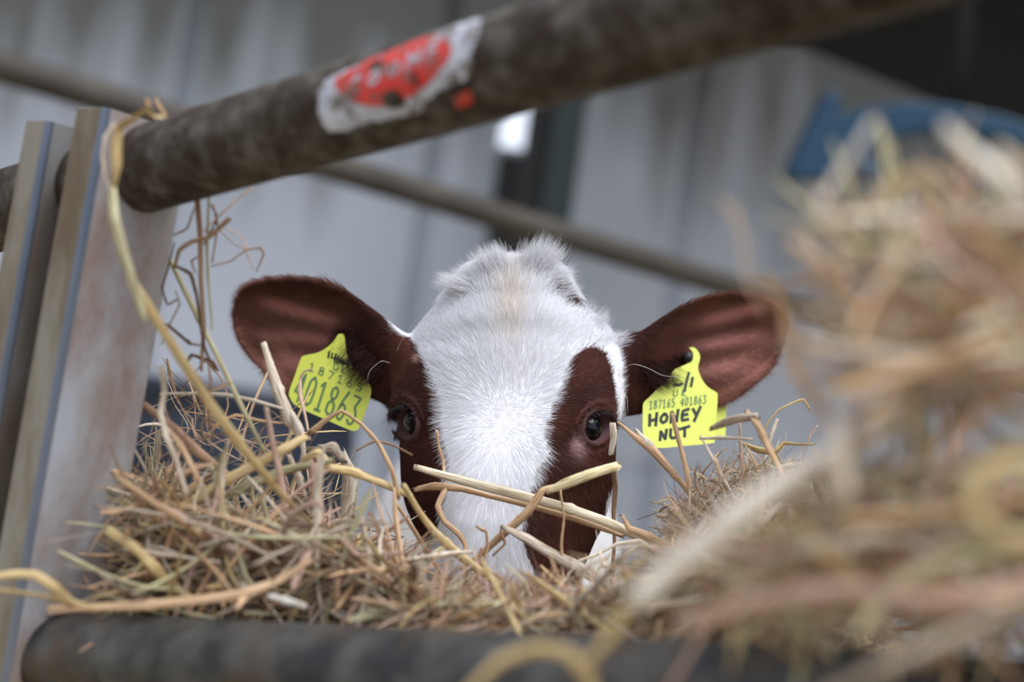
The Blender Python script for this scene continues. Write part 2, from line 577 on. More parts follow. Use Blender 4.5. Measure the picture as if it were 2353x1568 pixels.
def pipe_uv(px, py):
    """(a, phi) of the rail surface seen at a pixel"""
    ray = unit(P(px, py, 1.0) - CL)
    best = None
    w0 = CL - A0
    a_ = 1 - np.dot(ray, u) ** 2
    rp_ = ray - u * np.dot(ray, u); wp = w0 - u * np.dot(w0, u)
    A = np.dot(rp_, rp_); B = 2 * np.dot(rp_, wp); C = np.dot(wp, wp) - RP * RP
    D = B * B - 4 * A * C
    t = (-B - math.sqrt(max(D, 0))) / (2 * A)
    q = CL + ray * t
    al = np.dot(q - A0, u)
    c = A0 + u * al
    n1 = unit((CL - c) - u * np.dot(CL - c, u)); n2 = unit(np.cross(u, n1))
    if n2[2] < 0: n2 = -n2
    r_ = q - c
    return al, math.atan2(np.dot(r_, n2), np.dot(r_, n1))


def rough_outline(pix, jit=2.5, k=5):
    p = np.vstack([pix, pix[:1]]).astype(float)
    out = []
    for i in range(len(p) - 1):
        for j in range(k):
            t = j / k
            out.append(p[i] * (1 - t) + p[i + 1] * t + rng.normal(0, jit, 2))
    return [pipe_uv(*q) for q in out]


# torn white backing (three scraps), red oval, smears
wh = [(748, 185), (800, 160), (870, 132), (950, 100), (1020, 72), (1070, 52), (1108, 42), (1098, 80), (1085, 120), (1082, 165), (1070, 185), (1035, 195), (1010, 205), (985, 230), (960, 262), (900, 270), (845, 280), (800, 300), (760, 302), (742, 285), (733, 240), (732, 205), (745, 200)]
stk = patch(rough_outline(np.array(wh), 2.0), 0.0005, M_stw, 'sticker', top_rail)
stk['label'] = 'torn white and red oval sticker on the top rail'
ov = [(770, 195), (775, 182), (800, 165), (850, 140), (905, 118), (960, 92), (1000, 84), (1035, 92), (1040, 115), (1030, 140), (1010, 165), (985, 192), (950, 220), (905, 240), (865, 243), (820, 238), (785, 218)]
patch(rough_outline(np.array(ov), 1.6), 0.0009, M_str, 'sticker_oval', stk)
sm = [(1040, 225), (1060, 212), (1082, 208), (1090, 225), (1080, 240), (1050, 245)]
patch(rough_outline(np.array(sm), 1.5), 0.0009, M_str, 'sticker_scrap', top_rail)
dk = [[(880, 215), (905, 205), (925, 215), (935, 240), (905, 250), (882, 240)], [(850, 152), (872, 140), (885, 142), (868, 158), (852, 166)], [(945, 160), (956, 165), (965, 195), (950, 200)]]
for i, q in enumerate(dk):
    patch(rough_outline(np.array(q), 1.5), 0.0012, M_pipe, 'scuff', stk)

# stroke lettering
GL = {
    '0': [[(.5, 1), (.15, .85), (.08, .5), (.15, .15), (.5, 0), (.85, .15), (.92, .5), (.85, .85), (.5, 1)]],
    '1': [[(.15, .82), (.5, 1), (.5, 0)], [(.15, 0), (.85, 0)]],
    '3': [[(.08, .97), (.9, .97), (.5, .6), (.85, .42), (.88, .2), (.7, .03), (.35, 0), (.08, .12)]],
    '4': [[(.75, 0), (.75, 1), (.08, .3), (.98, .3)]],
    '5': [[(.85, 1), (.2, 1), (.14, .58), (.5, .64), (.82, .5), (.88, .28), (.72, .06), (.4, 0), (.1, .1)]],
    '6': [[(.72, 1), (.3, .62), (.1, .28), (.28, .03), (.62, 0), (.88, .2), (.82, .46), (.5, .56), (.2, .44)]],
    '7': [[(.08, 1), (.92, 1), (.38, 0)]],
    '8': [[(.5, .54), (.18, .66), (.16, .88), (.5, 1), (.84, .88), (.82, .66), (.5, .54), (.1, .36), (.1, .12), (.5, 0), (.9, .12), (.9, .36), (.5, .54)]],
    'U': [[(.1, 1), (.1, .25), (.3, .03), (.7, .03), (.9, .25), (.9, 1)]],
    'K': [[(.12, 1), (.12, 0)], [(.88, 1), (.14, .45), (.88, 0)]],
    'H': [[(.1, .95), (.14, 0)], [(.85, 1), (.8, -.05)], [(.12, .4), (.84, .5)]],
    'O': [[(.5, .82), (.18, .6), (.15, .3), (.4, .08), (.75, .2), (.85, .55), (.62, .84), (.45, .8)]],
    'N': [[(.1, 0), (.14, .9)], [(.14, .9), (.72, .05)], [(.72, .05), (.82, 1)]],
    'E': [[(.8, .95), (.2, .85), (.12, .5), (.14, .05), (.8, .08)], [(.14, .48), (.7, .52)]],
    'Y': [[(.1, .9), (.42, .45)], [(.9, 1.0), (.3, -.15)]],
    'T': [[(.0, .85), (1.1, 1.0)], [(.55, .9), (.6, .0)]],
    'C': [[(.85, .85), (.5, 1), (.15, .75), (.1, .35), (.4, .02), (.85, .12)]],
    'M': [[(.08, 0), (.1, 1), (.5, .35), (.9, 1), (.92, 0)]],
    'F': [[(.12, 0), (.12, 1), (.88, 1)], [(.12, .52), (.7, .52)]],
}


def ribbon2d(pl, w, closed=False):
    p = np.asarray(pl, dtype=float)
    t = unit(np.gradient(p, axis=0))
    n = np.stack([-t[:, 1], t[:, 0]], 1)
    # square caps
    p = p.copy(); p[0] -= t[0] * w * .3; p[-1] += t[-1] * w * .3
    L, R = p + n * w / 2, p - n * w / 2
    return L, R


def strokes(text, o, r, q, w, mapf, mat, name, parent, cw=0.72, sub=4):
    """text drawn as pen strokes: o lower-left pixel, r advance vector, q height vector, w pen width (pixels)"""
    b = MB()
    o, r, q = np.array(o, float), np.array(r, float), np.array(q, float)
    for i, ch in enumerate(text):
        if ch == ' ': continue
        for pl in GL[ch]:
            pp = np.array([o + r * (i + a * cw) + q * c for a, c in pl])
            dense = []
            for k in range(len(pp) - 1):
                for j in range(sub): dense.append(pp[k] + (pp[k + 1] - pp[k]) * j / sub)
            dense.append(pp[-1])
            L, R = ribbon2d(dense, w)
            v = [mapf(*x) for x in L] + [mapf(*x) for x in R]
            n = len(L)
            b.add(v, [(k, k + 1, n + k + 1, n + k) for k in range(n - 1)])
    return b.build(name, mat, parent, False)


pm = lambda x, y: on_pipe(*pipe_uv(x, y), off=0.0014)
strokes('COOMF', (800, 224), (45, -20), (8, -38), 7, pm, M_stw, 'sticker_lettering', stk, cw=0.68)

# ------------------------------------------------------------------ background things
br0, br1 = P(-260, 75, 2.42), P(2500, 905, 3.7)
rail = empty('field_rail', tuple((br0 + br1) / 2 * (1, 1, 0)))
tag(rail, 'long blurred brown pipe rail running behind the calf from upper left down to the right', 'rail')
v, f, s_ = sweep(np.array([br0 + (br1 - br0) * t for t in np.linspace(0, 1, 30)]), 0.029, ell(24))
mesh_obj('pipe', v, f, M_bgrail, rail)
for t in (0.0, 1.0):
    q = br0 + (br1 - br0) * t
    v, f, s_ = sweep(np.array([q * (1, 1, 0), q + np.array((0, 0, 0.05))]), 0.03, ell(20))
    mesh_obj('upright', v, f, M_bgrail, rail)

# blue barrel
bc = np.array(P(505, 1100, 3.15)); bc[2] = 0
bar = empty('plastic_barrel', tuple(bc))
tag(bar, 'dark navy plastic barrel standing behind the hay to the left of the calf', 'barrel')
prof = [(0, .0), (.26, 0), (.285, .03), (.285, .28), (.275, .29), (.275, .31), (.285, .32), (.285, .56), (.275, .57), (.275, .59), (.285, .6), (.285, .80), (.272, .84), (.278, .845), (.278, .875), (.262, .88), (.25, .86), (0, .86)]
bz = proj(np.array([bc + (0, 0, 0.88)]))[1][0]
a = np.linspace(0, 2 * math.pi, 48, endpoint=False)
v = np.array([[(bc[0] + r * math.cos(t), bc[1] + r * math.sin(t), z * 1.0) for t in a] for r, z in prof]).reshape(-1, 3)
f = [(i * 48 + j, i * 48 + (j + 1) % 48, (i + 1) * 48 + (j + 1) % 48, (i + 1) * 48 + j) for i in range(len(prof) - 1) for j in range(48)]
mesh_obj('barrel_body', v, f, M_barrel, bar)
for dx in (-.12, .12):
    b = MB()
    cpt = [(bc[0] + dx + .03 * math.cos(t), bc[1] + .03 * math.sin(t), .87) for t in np.linspace(0, 2 * math.pi, 16)]
    v, f, s_ = sweep(cpt, .012, ell(8)); b.add(v, f)
    b.build('bung', M_barrel, bar)

# blue painted hoop / frame hanging on the right
blue = [(1902, 205), (1938, 215), (1930, 262), (1985, 246), (2080, 232), (2180, 238), (2300, 262), (2420, 300), (2420, 372), (2300, 318), (2200, 300), (2110, 302), (2030, 322), (1992, 356), (1968, 410), (1812, 410), (1822, 370), (1860, 290)]
cpx = [P(x, y, 3.3) for x, y in blue]
v, f = prism(cpx, BACK, 0.09)
bo = empty('blue_machine_guard', tuple(P(2100, 300, 3.3)))
tag(bo, 'curved blue painted metal guard hanging under the dark roof, in front of the wall', 'machine part')
o = mesh_obj('guard_plate', v, f, M_blue, bo, False)
bv = o.modifiers.new('bevel', 'BEVEL'); bv.width = 0.008; bv.segments = 2
for (x, y) in ((1985, 392), (2222, 432)):
    v, f, s_ = sweep(np.array([P(x, y, 3.27), P(x + 6, y, 3.4)]), 0.038, ell(20, .8))
    o = mesh_obj('bolt_head', v, f, M_blue, bo)
q = P(2222, 432, 3.33)
v, f, s_ = sweep(np.array([q, P(2250, 330, 3.33), P(2300, 290, 3.33)]), 0.012, ell(8))
mesh_obj('stay', M_blue and v, f, M_blue, bo)
v, f, s_ = sweep(np.array([P(1985, 392, 3.33), P(1960, 350, 3.33), P(1950, 330, 3.33)]), 0.012, ell(8))
mesh_obj('stay', v, f, M_blue, bo)
v, f, s_ = sweep(np.array([P(2200, 262, 3.35), P(2250, -300, 3.35)]), 0.02, ell(12))
mesh_obj('hanger', v, f, M_roof, bo)

#--CALF--
# ------------------------------------------------------------------ the calf
rows = np.array([
    (598, 1150, 1185, 1222, 1.068, 1.085, 1.11, 2.1),
    (608, 1105, 1182, 1258, 1.058, 1.09, 1.13, 2.1),
    (628, 1070, 1180, 1288, 1.050, 1.095, 1.16, 2.2),
    (660, 1040, 1178, 1312, 1.044, 1.10, 1.18, 2.2),
    (700, 1005, 1176, 1342, 1.038, 1.105, 1.20, 2.3),
    (740, 970, 1172, 1384, 1.034, 1.108, 1.21, 2.4),
    (780, 940, 1170, 1410, 1.033, 1.105, 1.21, 2.5),
    (820, 920, 1168, 1423, 1.030, 1.10, 1.21, 2.6),
    (860, 911, 1166, 1430, 1.027, 1.098, 1.21, 2.6),
    (900, 907, 1162, 1428, 1.024, 1.095, 1.20, 2.7),
    (950, 908, 1158, 1422, 1.019, 1.09, 1.20, 2.7),
    (1000, 917, 1152, 1416, 1.012, 1.085, 1.19, 2.6),
    (1050, 920, 1146, 1414, 1.005, 1.08, 1.18, 2.4),
    (1100, 922, 1138, 1410, 0.998, 1.08, 1.17, 2.3),
    (1150, 930, 1130, 1400, 0.992, 1.075, 1.16, 2.2),
    (1200, 948, 1122, 1386, 0.986, 1.07, 1.15, 2.2),
    (1250, 970, 1116, 1364, 0.980, 1.06, 1.13, 2.2),
    (1300, 975, 1112, 1343, 0.976, 1.05, 1.12, 2.4),
    (1350, 972, 1110, 1325, 0.974, 1.045, 1.10, 2.5),
    (1400, 982, 1110, 1300, 0.975, 1.04, 1.09, 2.4),
    (1440, 1010, 1112, 1270, 0.980, 1.03, 1.07, 2.3),
    (1465, 1060, 1115, 1220, 0.990, 1.02, 1.05, 2.2)])
R = catmull(rows, 4)
K = 72
th = np.linspace(0, 2 * math.pi, K, endpoint=False)
hv = []
for py, xl, xm, xr, df, ds, db, n in R:
    for t in th:
        c, s_ = math.cos(t), math.sin(t)
        e = 2.0 / n
        x = xm + ((xr - xm) if c > 0 else (xm - xl)) * abs(c) ** e * (1 if c > 0 else -1)
        d = ds - (ds - df) * abs(s_) ** e if s_ > 0 else ds + (db - ds) * abs(s_) ** 0.9
        hv.append(P(x, py, d))
nr = len(R)
hf = [(i * K + j, i * K + (j + 1) % K, (i + 1) * K + (j + 1) % K, (i + 1) * K + j) for i in range(nr - 1) for j in range(K)]
hf += [tuple(range(K)), tuple((nr - 1) * K + j for j in range(K - 1, -1, -1))]
calf_mb = MB()
calf_mb.add(hv, hf)


def ear(top, bot, dbase, dtip, sgn):
    """cupped leaf between an upper and a lower rim; the hollow faces forward"""
    T = catmull(top, 5); B_ = catmull(bot, 5)
    def resample(q, n):
        L = np.r_[0, np.cumsum(np.linalg.norm(np.diff(q, axis=0), axis=1))]
        s = np.linspace(0, L[-1], n)
        return np.stack([np.interp(s, L, q[:, i]) for i in range(2)], 1)
    n, m = 44, 26
    T, B_ = resample(T, n), resample(B_, n)
    fr, bk = [], []
    for i in range(n):
        s = i / (n - 1)
        cup = 0.026 * math.sin(min(1, max(0, (s - .12) / .88)) ** 0.75 * math.pi * 0.86) if s > .12 else 0
        tube = 0.030 * max(0, 1 - s / .42) ** 1.2
        for j in range(m):
            w = j / (m - 1)
            q = T[i] * (1 - w) + B_[i] * w
            arch = 4 * w * (1 - w)
            d0 = dbase + (dtip - dbase) * s - 0.010 * (1 - w) * math.sin(math.pi * s)
            ridge = 0.0022 * math.sin(w * math.pi * 7.0 + .6) * math.sin(math.pi * min(1, max(0, (s - .2) / .8))) * arch
            d = d0 + cup * arch ** 0.8 - tube * arch ** .5 + ridge
            thick = 0.0065 + 0.004 * arch + (0.035 * max(0, 1 - s / .4)) * arch ** .5 + tube * arch ** .5
            fr.append(P(q[0], q[1], d)); bk.append(P(q[0], q[1], d + thick))
    v = np.vstack([fr, bk]); N = n * m
    f = []
    for i in range(n - 1):
        for j in range(m - 1):
            a = i * m + j
            f.append((a, a + 1, a + m + 1, a + m)); f.append((N + a, N + a + m, N + a + m + 1, N + a + 1))
    for i in range(n - 1):
        a = i * m; f.append((a, a + m, N + a + m, N + a))
        a = i * m + m - 1; f.append((a, N + a, N + a + m, a + m))
    for j in range(m - 1):
        a = j; f.append((a, N + a, N + a + 1, a + 1))
        a = (n - 1) * m + j; f.append((a, a + 1, N + a + 1, N + a))
    if sgn < 0: f = [q[::-1] for q in f]
    return v, f


eL = ear([(955, 775), (925, 762), (905, 748), (860, 714), (800, 670), (740, 643), (680, 636), (610, 640), (565, 655), (541, 685), (536, 712)],
         [(945, 930), (925, 935), (900, 930), (855, 912), (780, 912), (720, 922), (672, 920), (640, 896), (605, 856), (570, 818), (546, 780), (536, 735)], 1.085, 1.125, 1)
eR = ear([(1392, 775), (1425, 768), (1470, 762), (1530, 724), (1590, 691), (1650, 675), (1720, 675), (1772, 690), (1800, 716), (1808, 742)],
         [(1400, 930), (1422, 955), (1460, 950), (1500, 930), (1540, 932), (1600, 945), (1650, 935), (1690, 918), (1738, 884), (1778, 842), (1802, 790), (1808, 762)], 1.085, 1.125, -1)
calf_mb.add(*eL); calf_mb.add(*eR)


def tube_rings(cs, rx, rz, k=28, bottom=1.0):
    """body sweep: centres, half widths, half heights"""
    cs = catmull(cs, 6); rx = catmull(np.array(rx)[:, None] * np.ones((1, 1)), 6)[:, 0]; rz = catmull(np.array(rz)[:, None] * np.ones((1, 1)), 6)[:, 0]
    return cs, rx, rz


def body_sweep(cs, rx, rz, k=32):
    cs = np.array(cs, float)
    q = np.hstack([cs, np.array(rx)[:, None], np.array(rz)[:, None]])
    q = catmull(q, 6)
    tg = unit(np.gradient(q[:, :3], axis=0))
    v = []
    for i in range(len(q)):
        side = unit(np.cross(tg[i], (0, 0, 1.0))) if abs(tg[i][2]) < .95 else np.array((1.0, 0, 0))
        if side[0] < 0: side = -side
        upv = unit(np.cross(side, tg[i]))
        for j in range(k):
            a_ = 2 * math.pi * j / k
            v.append(q[i, :3] + side * (q[i, 3] * math.cos(a_)) + upv * (q[i, 4] * math.sin(a_)))
    n = len(q)
    f = [(i * k + j, i * k + (j + 1) % k, (i + 1) * k + (j + 1) % k, (i + 1) * k + j) for i in range(n - 1) for j in range(k)]
    f += [tuple(range(k - 1, -1, -1)), tuple((n - 1) * k + j for j in range(k))]
    return v, f


nk = P(1175, 900, 1.15); sh = P(1178, 1000, 1.5)
bx = sh[0]
zc = 0.70
calf_mb.add(*body_sweep([P(1175, 930, 1.12), P(1178, 960, 1.25), P(1180, 985, 1.40), (bx, 1.56, zc + .06), (bx, 1.75, zc), (bx, 2.05, zc - .01), (bx, 2.3, zc + .01), (bx, 2.46, zc + .02), (bx, 2.52, zc + .02)],
                       [.055, .075, .085, .125, .155, .18, .165, .12, .05], [.075, .10, .125, .18, .21, .215, .20, .15, .06]))
# throat and jaw angle behind the cheek
calf_mb.add(*body_sweep([P(1190, 1010, 1.12), P(1205, 1130, 1.12), P(1225, 1230, 1.10), P(1240, 1300, 1.08)], [.055, .06, .052, .03], [.05, .05, .045, .03]))
for sx_, yy, hind in ((-1, 1.68, 0), (1, 1.72, 0), (-1, 2.36, 1), (1, 2.32, 1)):
    x0 = bx + sx_ * .095
    if hind:
        cs = [(x0, yy, .68), (x0, yy - .03, .52), (x0, yy + .03, .40), (x0, yy + .09, .30), (x0, yy + .07, .16), (x0, yy + .06, .07), (x0, yy + .045, .0)]
        rx = [.06, .055, .036, .026, .02, .024, .03]; ry = [.09, .085, .05, .034, .024, .026, .036]
    else:
        cs = [(x0, yy, .66), (x0, yy + .01, .52), (x0, yy, .42), (x0, yy - .005, .32), (x0, yy, .18), (x0, yy, .07), (x0, yy - .015, .0)]
        rx = [.055, .045, .034, .030, .021, .025, .03]; ry = [.075, .06, .038, .033, .022, .026, .036]
    k = 20
    q = catmull(np.hstack([np.array(cs), np.array(rx)[:, None], np.array(ry)[:, None]]), 5)
    v = [(c[0] + c[3] * math.cos(t), c[1] + c[4] * math.sin(t), c[2]) for c in q for t in np.linspace(0, 2 * math.pi, k, endpoint=False)]
    n = len(q)
    f = [(i * k + j, i * k + (j + 1) % k, (i + 1) * k + (j + 1) % k, (i + 1) * k + j) for i in range(n - 1) for j in range(k)]
    f += [tuple(range(k - 1, -1, -1)), tuple((n - 1) * k + j for j in range(k))]
    calf_mb.add(v, f)
# tail
v, f, s_ = sweep(catmull([(bx, 2.48, .84), (bx + .01, 2.56, .80), (bx + .015, 2.58, .62), (bx + .01, 2.57, .42), (bx, 2.565, .3)], 5), np.interp(np.linspace(0, 1, 21), [0, .3, .7, 1], [.022, .013, .012, .024]), ell(14))
calf_mb.add(v, f)

tmp_me = bpy.data.meshes.new('tmp')
tmp_me.from_pydata(np.vstack(calf_mb.v).tolist(), [], calf_mb.f)
bmx = bmesh.new(); bmx.from_mesh(tmp_me)
bmesh.ops.recalc_face_normals(bmx, faces=bmx.faces[:]); bmx.to_mesh(tmp_me); bmx.free()
tmp = bpy.data.objects.new('tmp', tmp_me); COL.objects.link(tmp)
rmod = tmp.modifiers.new('r', 'REMESH'); rmod.mode = 'VOXEL'; rmod.voxel_size = 0.0027
smod = tmp.modifiers.new('s', 'SMOOTH'); smod.factor = 0.5; smod.iterations = 5
dg = bpy.context.evaluated_depsgraph_get()
ev = tmp.evaluated_get(dg)
calf_me = bpy.data.meshes.new_from_object(ev)
bpy.data.objects.remove(tmp)
nv = len(calf_me.vertices)
V = np.empty(nv * 3); calf_me.vertices.foreach_get('co', V); V = V.reshape(-1, 3)
NV = np.empty(nv * 3); calf_me.vertices.foreach_get('normal', NV); NV = NV.reshape(-1, 3)

EYES = [(1371, 981, 25, 32, 14), (934, 968, 22, 34, -10)]      # px, py, half width, half height, tilt


def eye_q(px, py, e):
    t = math.radians(e[4])
    dx, dy = px - e[0], py - e[1]
    a = (dx * math.cos(t) + dy * math.sin(t)) / e[2]
    b_ = (-dx * math.sin(t) + dy * math.cos(t)) / e[3]
    return np.sqrt(a * a + b_ * b_), a, b_


def sstep(x, a, b_):
    t = np.clip((x - a) / (b_ - a), 0, 1)
    return t * t * (3 - 2 * t)


bvh = BVHTree.FromPolygons([tuple(q) for q in V], [tuple(p.vertices) for p in calf_me.polygons])
eye_hit = []
for e in EYES:
    d_ = unit(P(e[0], e[1], 1.0) - CL)
    loc, nrm_, idx, dist = bvh.ray_cast(Vector(CL), Vector(d_))
    eye_hit.append((np.array(loc), np.array(nrm_)))
px, py, dd = proj(V)
facing = (NV @ BACK) > 0.02
headm = (dd < 1.14) & facing
disp = np.zeros(nv)
for e, (loc, nn) in zip(EYES, eye_hit):
    q, a_, b_ = eye_q(px, py, e)
    near = headm & (q < 4)
    ring = 0.0030 * np.exp(-((q - 1.28) / .20) ** 2) + 0.0016 * np.exp(-((q - 1.75) / .16) ** 2) * (b_ < 0)
    crease = -0.0012 * np.exp(-((q - 1.55) / .10) ** 2)
    sock = -0.009 * (1 - sstep(q, 0.8, 1.08))
    brow = 0.004 * np.exp(-((a_ / 2.2) ** 2 + ((b_ + 2.0) / 1.2) ** 2))
    disp += np.where(near, ring + crease + sock + brow, 0)
# cheek crest, tear-duct hollow, nostrils
def blob(cx_, cy_, rx_, ry_, h):
    return np.where(headm, h * np.exp(-(((px - cx_) / rx_) ** 2 + ((py - cy_) / ry_) ** 2)), 0)
disp += blob(1315, 1010, 26, 30, -0.003) + blob(1345, 1085, 50, 30, 0.003) + blob(1300, 1180, 30, 90, -0.003)
disp += blob(1245, 1372, 20, 12, -0.009) + blob(1005, 1372, 14, 12, -0.009)
disp += blob(1170, 820, 90, 90, 0.002)
V2 = V + NV * disp[:, None]
calf_me.vertices.foreach_set('co', V2.ravel())
calf_me.update()


def in_poly(x, y, poly):
    inside = np.zeros(x.shape, bool)
    n = len(poly)
    for i in range(n):
        x1, y1 = poly[i]; x2, y2 = poly[(i + 1) % n]
        c = ((y1 > y) != (y2 > y)) & (x < (x2 - x1) * (y - y1) / ((y2 - y1) + 1e-9) + x1)
        inside ^= c
    return inside


PL = [(925, 772), (945, 776), (960, 800), (985, 850), (1002, 890), (1011, 920), (1013, 990), (1032, 1057), (1029, 1095), (1022, 1152), (1008, 1208), (987, 1253), (960, 1275), (700, 1290), (700, 700), (900, 745)]
PR = [(1328, 812), (1345, 800), (1368, 797), (1390, 810), (1405, 845), (1413, 900), (1419, 950), (1420, 1010), (1500, 1060), (1500, 1120), (1399, 1130), (1394, 1165), (1378, 1225), (1352, 1292), (1330, 1350), (1250, 1350), (1225, 1306), (1204, 1264), (1197, 1222), (1204, 1166), (1222, 1120), (1236, 1078), (1262, 1043), (1250, 997), (1267, 941), (1288, 892), (1302, 850), (1310, 828)]
PS = [(1252, 664), (1292, 664), (1326, 684), (1340, 706), (1298, 704), (1282, 684)]
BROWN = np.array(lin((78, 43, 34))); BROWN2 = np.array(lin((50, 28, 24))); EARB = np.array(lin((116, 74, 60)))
WHITE = np.array(lin((232, 231, 234))); CREAM = np.array(lin((228, 214, 200)))
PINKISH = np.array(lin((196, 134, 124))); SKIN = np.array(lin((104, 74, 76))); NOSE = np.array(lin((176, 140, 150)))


def coat_at(x, y, d, nrm_back, jit):
    """coat colour from the place on the head (patches) or on the body"""
    xj, yj = x + jit[:, 0], y + jit[:, 1]
    n = len(x)
    ear_m = (d < 1.21) & (y < 985) & ((x < 903) | (x > np.interp(y, [740, 770, 830, 900], [1404, 1412, 1431, 1434])))
    head_b = (d < 1.24) & (in_poly(xj, yj, PL) | in_poly(xj, yj, PR) | in_poly(xj, yj, PS))
    bodym = d > 1.85
    patch_b = bodym & (np.sin(x * .011 + d * 6.1) + np.sin(y * .013 - d * 4.3) > 0.75)
    brown = ear_m | head_b | patch_b
    col = np.tile(WHITE, (n, 1))
    cream = np.clip(np.exp(-(((x - 1172) / 34) ** 2 + ((y - 700) / 90) ** 2)) * .75 + .10 * np.abs(np.sin(x * .07 + y * .05)), 0, 1)[:, None]
    cream = np.where((d < 1.25)[:, None], cream, .15)
    col = col * (1 - cream) + CREAM * cream
    bt = (.5 + .5 * np.sin(x * .031 + y * .017 + np.sin(y * .05)))[:, None]
    bcol = BROWN * (1 - .55 * bt) + BROWN2 * (.55 * bt)
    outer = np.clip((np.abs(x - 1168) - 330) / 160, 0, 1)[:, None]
    bcol = np.where(ear_m[:, None], bcol * (1 - outer) + (EARB * (1 - .35 * bt) + BROWN2 * .35 * bt) * outer, bcol)  # outer ear brown lightened: backlight through the thin ear, painted in
    col = np.where(brown[:, None], bcol, col)
    # thin-haired pink strips inside the ears
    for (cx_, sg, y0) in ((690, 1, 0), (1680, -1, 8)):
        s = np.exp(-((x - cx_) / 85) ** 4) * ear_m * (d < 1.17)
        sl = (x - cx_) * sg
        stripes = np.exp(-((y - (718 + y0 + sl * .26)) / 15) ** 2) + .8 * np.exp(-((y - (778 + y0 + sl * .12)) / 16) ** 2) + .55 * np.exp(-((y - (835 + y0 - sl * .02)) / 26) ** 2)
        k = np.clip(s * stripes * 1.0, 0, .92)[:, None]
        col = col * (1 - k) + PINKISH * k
    # pale mark on the left brow
    k = (np.exp(-(((x - 957) / 7) ** 2 + ((y - 826) / 8) ** 4)) * (d < 1.2))[:, None]
    col = col * (1 - k) + np.array(lin((200, 160, 140))) * k
    k = (np.clip(.8 * np.exp(-(((x - 1328) / 13) ** 2 + ((y - 1028) / 22) ** 2)), 0, 1) * (d < 1.2))[:, None]
    col = col * (1 - k) + np.array(lin((176, 140, 138))) * k
    for e in EYES:
        q, a_, b_ = eye_q(x, y, e)
        k = ((1 - sstep(q, 1.1, 1.42)) * (d < 1.2))[:, None]
        col = col * (1 - k) + SKIN * .55 * k
        k = (np.exp(-((q - 1.85) / .18) ** 2) * (b_ < -.9) * .2 * (d < 1.2))[:, None]
        col = col * (1 - k) + np.array(lin((150, 100, 96))) * k
    k = (sstep(y, 1305, 1345) * (d < 1.1) * (d > 0.9))[:, None] * .9
    col = col * (1 - k) + NOSE * k
    return col


jit0 = np.zeros((nv, 2))
px, py, dd = proj(V2)
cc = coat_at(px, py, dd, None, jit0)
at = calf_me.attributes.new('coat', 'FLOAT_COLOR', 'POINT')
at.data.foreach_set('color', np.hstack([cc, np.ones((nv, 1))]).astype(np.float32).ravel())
calf_me.polygons.foreach_set('use_smooth', [True] * len(calf_me.polygons))
calf_me.materials.clear(); calf_me.materials.append(M_skin)
calf = empty('calf', (bx, 1.7, 0))
tag(calf, 'red-brown and white calf with a broad white blaze peering over the hay at the camera', 'calf')
body = bpy.data.objects.new('body', calf_me); COL.objects.link(body)
body.parent = calf
calf_me.transform(Matrix.Translation(-Vector(calf.location)))
CO = np.array(calf.location)

# eyes
for e, (loc, nn) in zip(EYES, eye_hit):
    rr = 0.0125
    c = loc - nn * (rr - 0.0012)
    bm = bmesh.new(); bmesh.ops.create_uvsphere(bm, u_segments=40, v_segments=28, radius=rr)
    v = np.array([x.co[:] for x in bm.verts]); bm.verts.index_update()
    f = [tuple(q.index for q in fc.verts) for fc in bm.faces]; bm.free()
    v = v @ RM.T * 1.0 if False else v
    mesh_obj('eyeball', v + c, f, M_eye, calf)


def hair_object(name, pts, radii, mat, parent, cols=None):
    """pts (N, k, 3) world, radii (N, k)"""
    N, k = pts.shape[:2]
    hc = bpy.data.hair_curves.new(name)
    hc.add_curves([k] * N)
    org = np.zeros(3); m = parent
    while m is not None: org = org + np.array(m.location); m = m.parent
    hc.attributes['position'].data.foreach_set('vector', (pts - org).astype(np.float32).ravel())
    ra = hc.attributes.get('radius') or hc.attributes.new('radius', 'FLOAT', 'POINT')
    ra.data.foreach_set('value', radii.astype(np.float32).ravel())
    if cols is not None:
        ca = hc.attributes.new('coat', 'FLOAT_COLOR', 'CURVE')
        ca.data.foreach_set('color', np.hstack([cols, np.ones((N, 1))]).astype(np.float32).ravel())
    hc.materials.append(mat)
    o = bpy.data.objects.new(name, hc); COL.objects.link(o); o.parent = parent
    return o


# sample roots over the mesh
calf_me.calc_loop_triangles()
nt = len(calf_me.loop_triangles)
tri = np.empty(nt * 3, dtype=np.int32); calf_me.loop_triangles.foreach_get('vertices', tri); tri = tri.reshape(-1, 3)
calf_me.vertices.foreach_get('normal', NV.ravel() if False else (tmpn := np.empty(nv * 3))); NV = tmpn.reshape(-1, 3)
T0, T1, T2 = V2[tri[:, 0]], V2[tri[:, 1]], V2[tri[:, 2]]
area = np.linalg.norm(np.cross(T1 - T0, T2 - T0), axis=1) / 2
cen = (T0 + T1 + T2) / 3
cx_, cy_, cd_ = proj(cen)
wgt = np.where(cd_ < 1.22, 1.0, 0.10) * area
wgt *= np.where((cd_ < 1.22) & ((NV[tri[:, 0]] @ BACK) < -0.35), 0.25, 1.0)


def sample(Nh, weight):
    p = weight / weight.sum()
    ti = rng.choice(nt, Nh, p=p)
    r1, r2 = np.sqrt(rng.random(Nh)), rng.random(Nh)
    w0, w1, w2 = 1 - r1, r1 * (1 - r2), r1 * r2
    pos = T0[ti] * w0[:, None] + T1[ti] * w1[:, None] + T2[ti] * w2[:, None]
    nn = unit(NV[tri[ti, 0]] * w0[:, None] + NV[tri[ti, 1]] * w1[:, None] + NV[tri[ti, 2]] * w2[:, None])
    return pos, nn


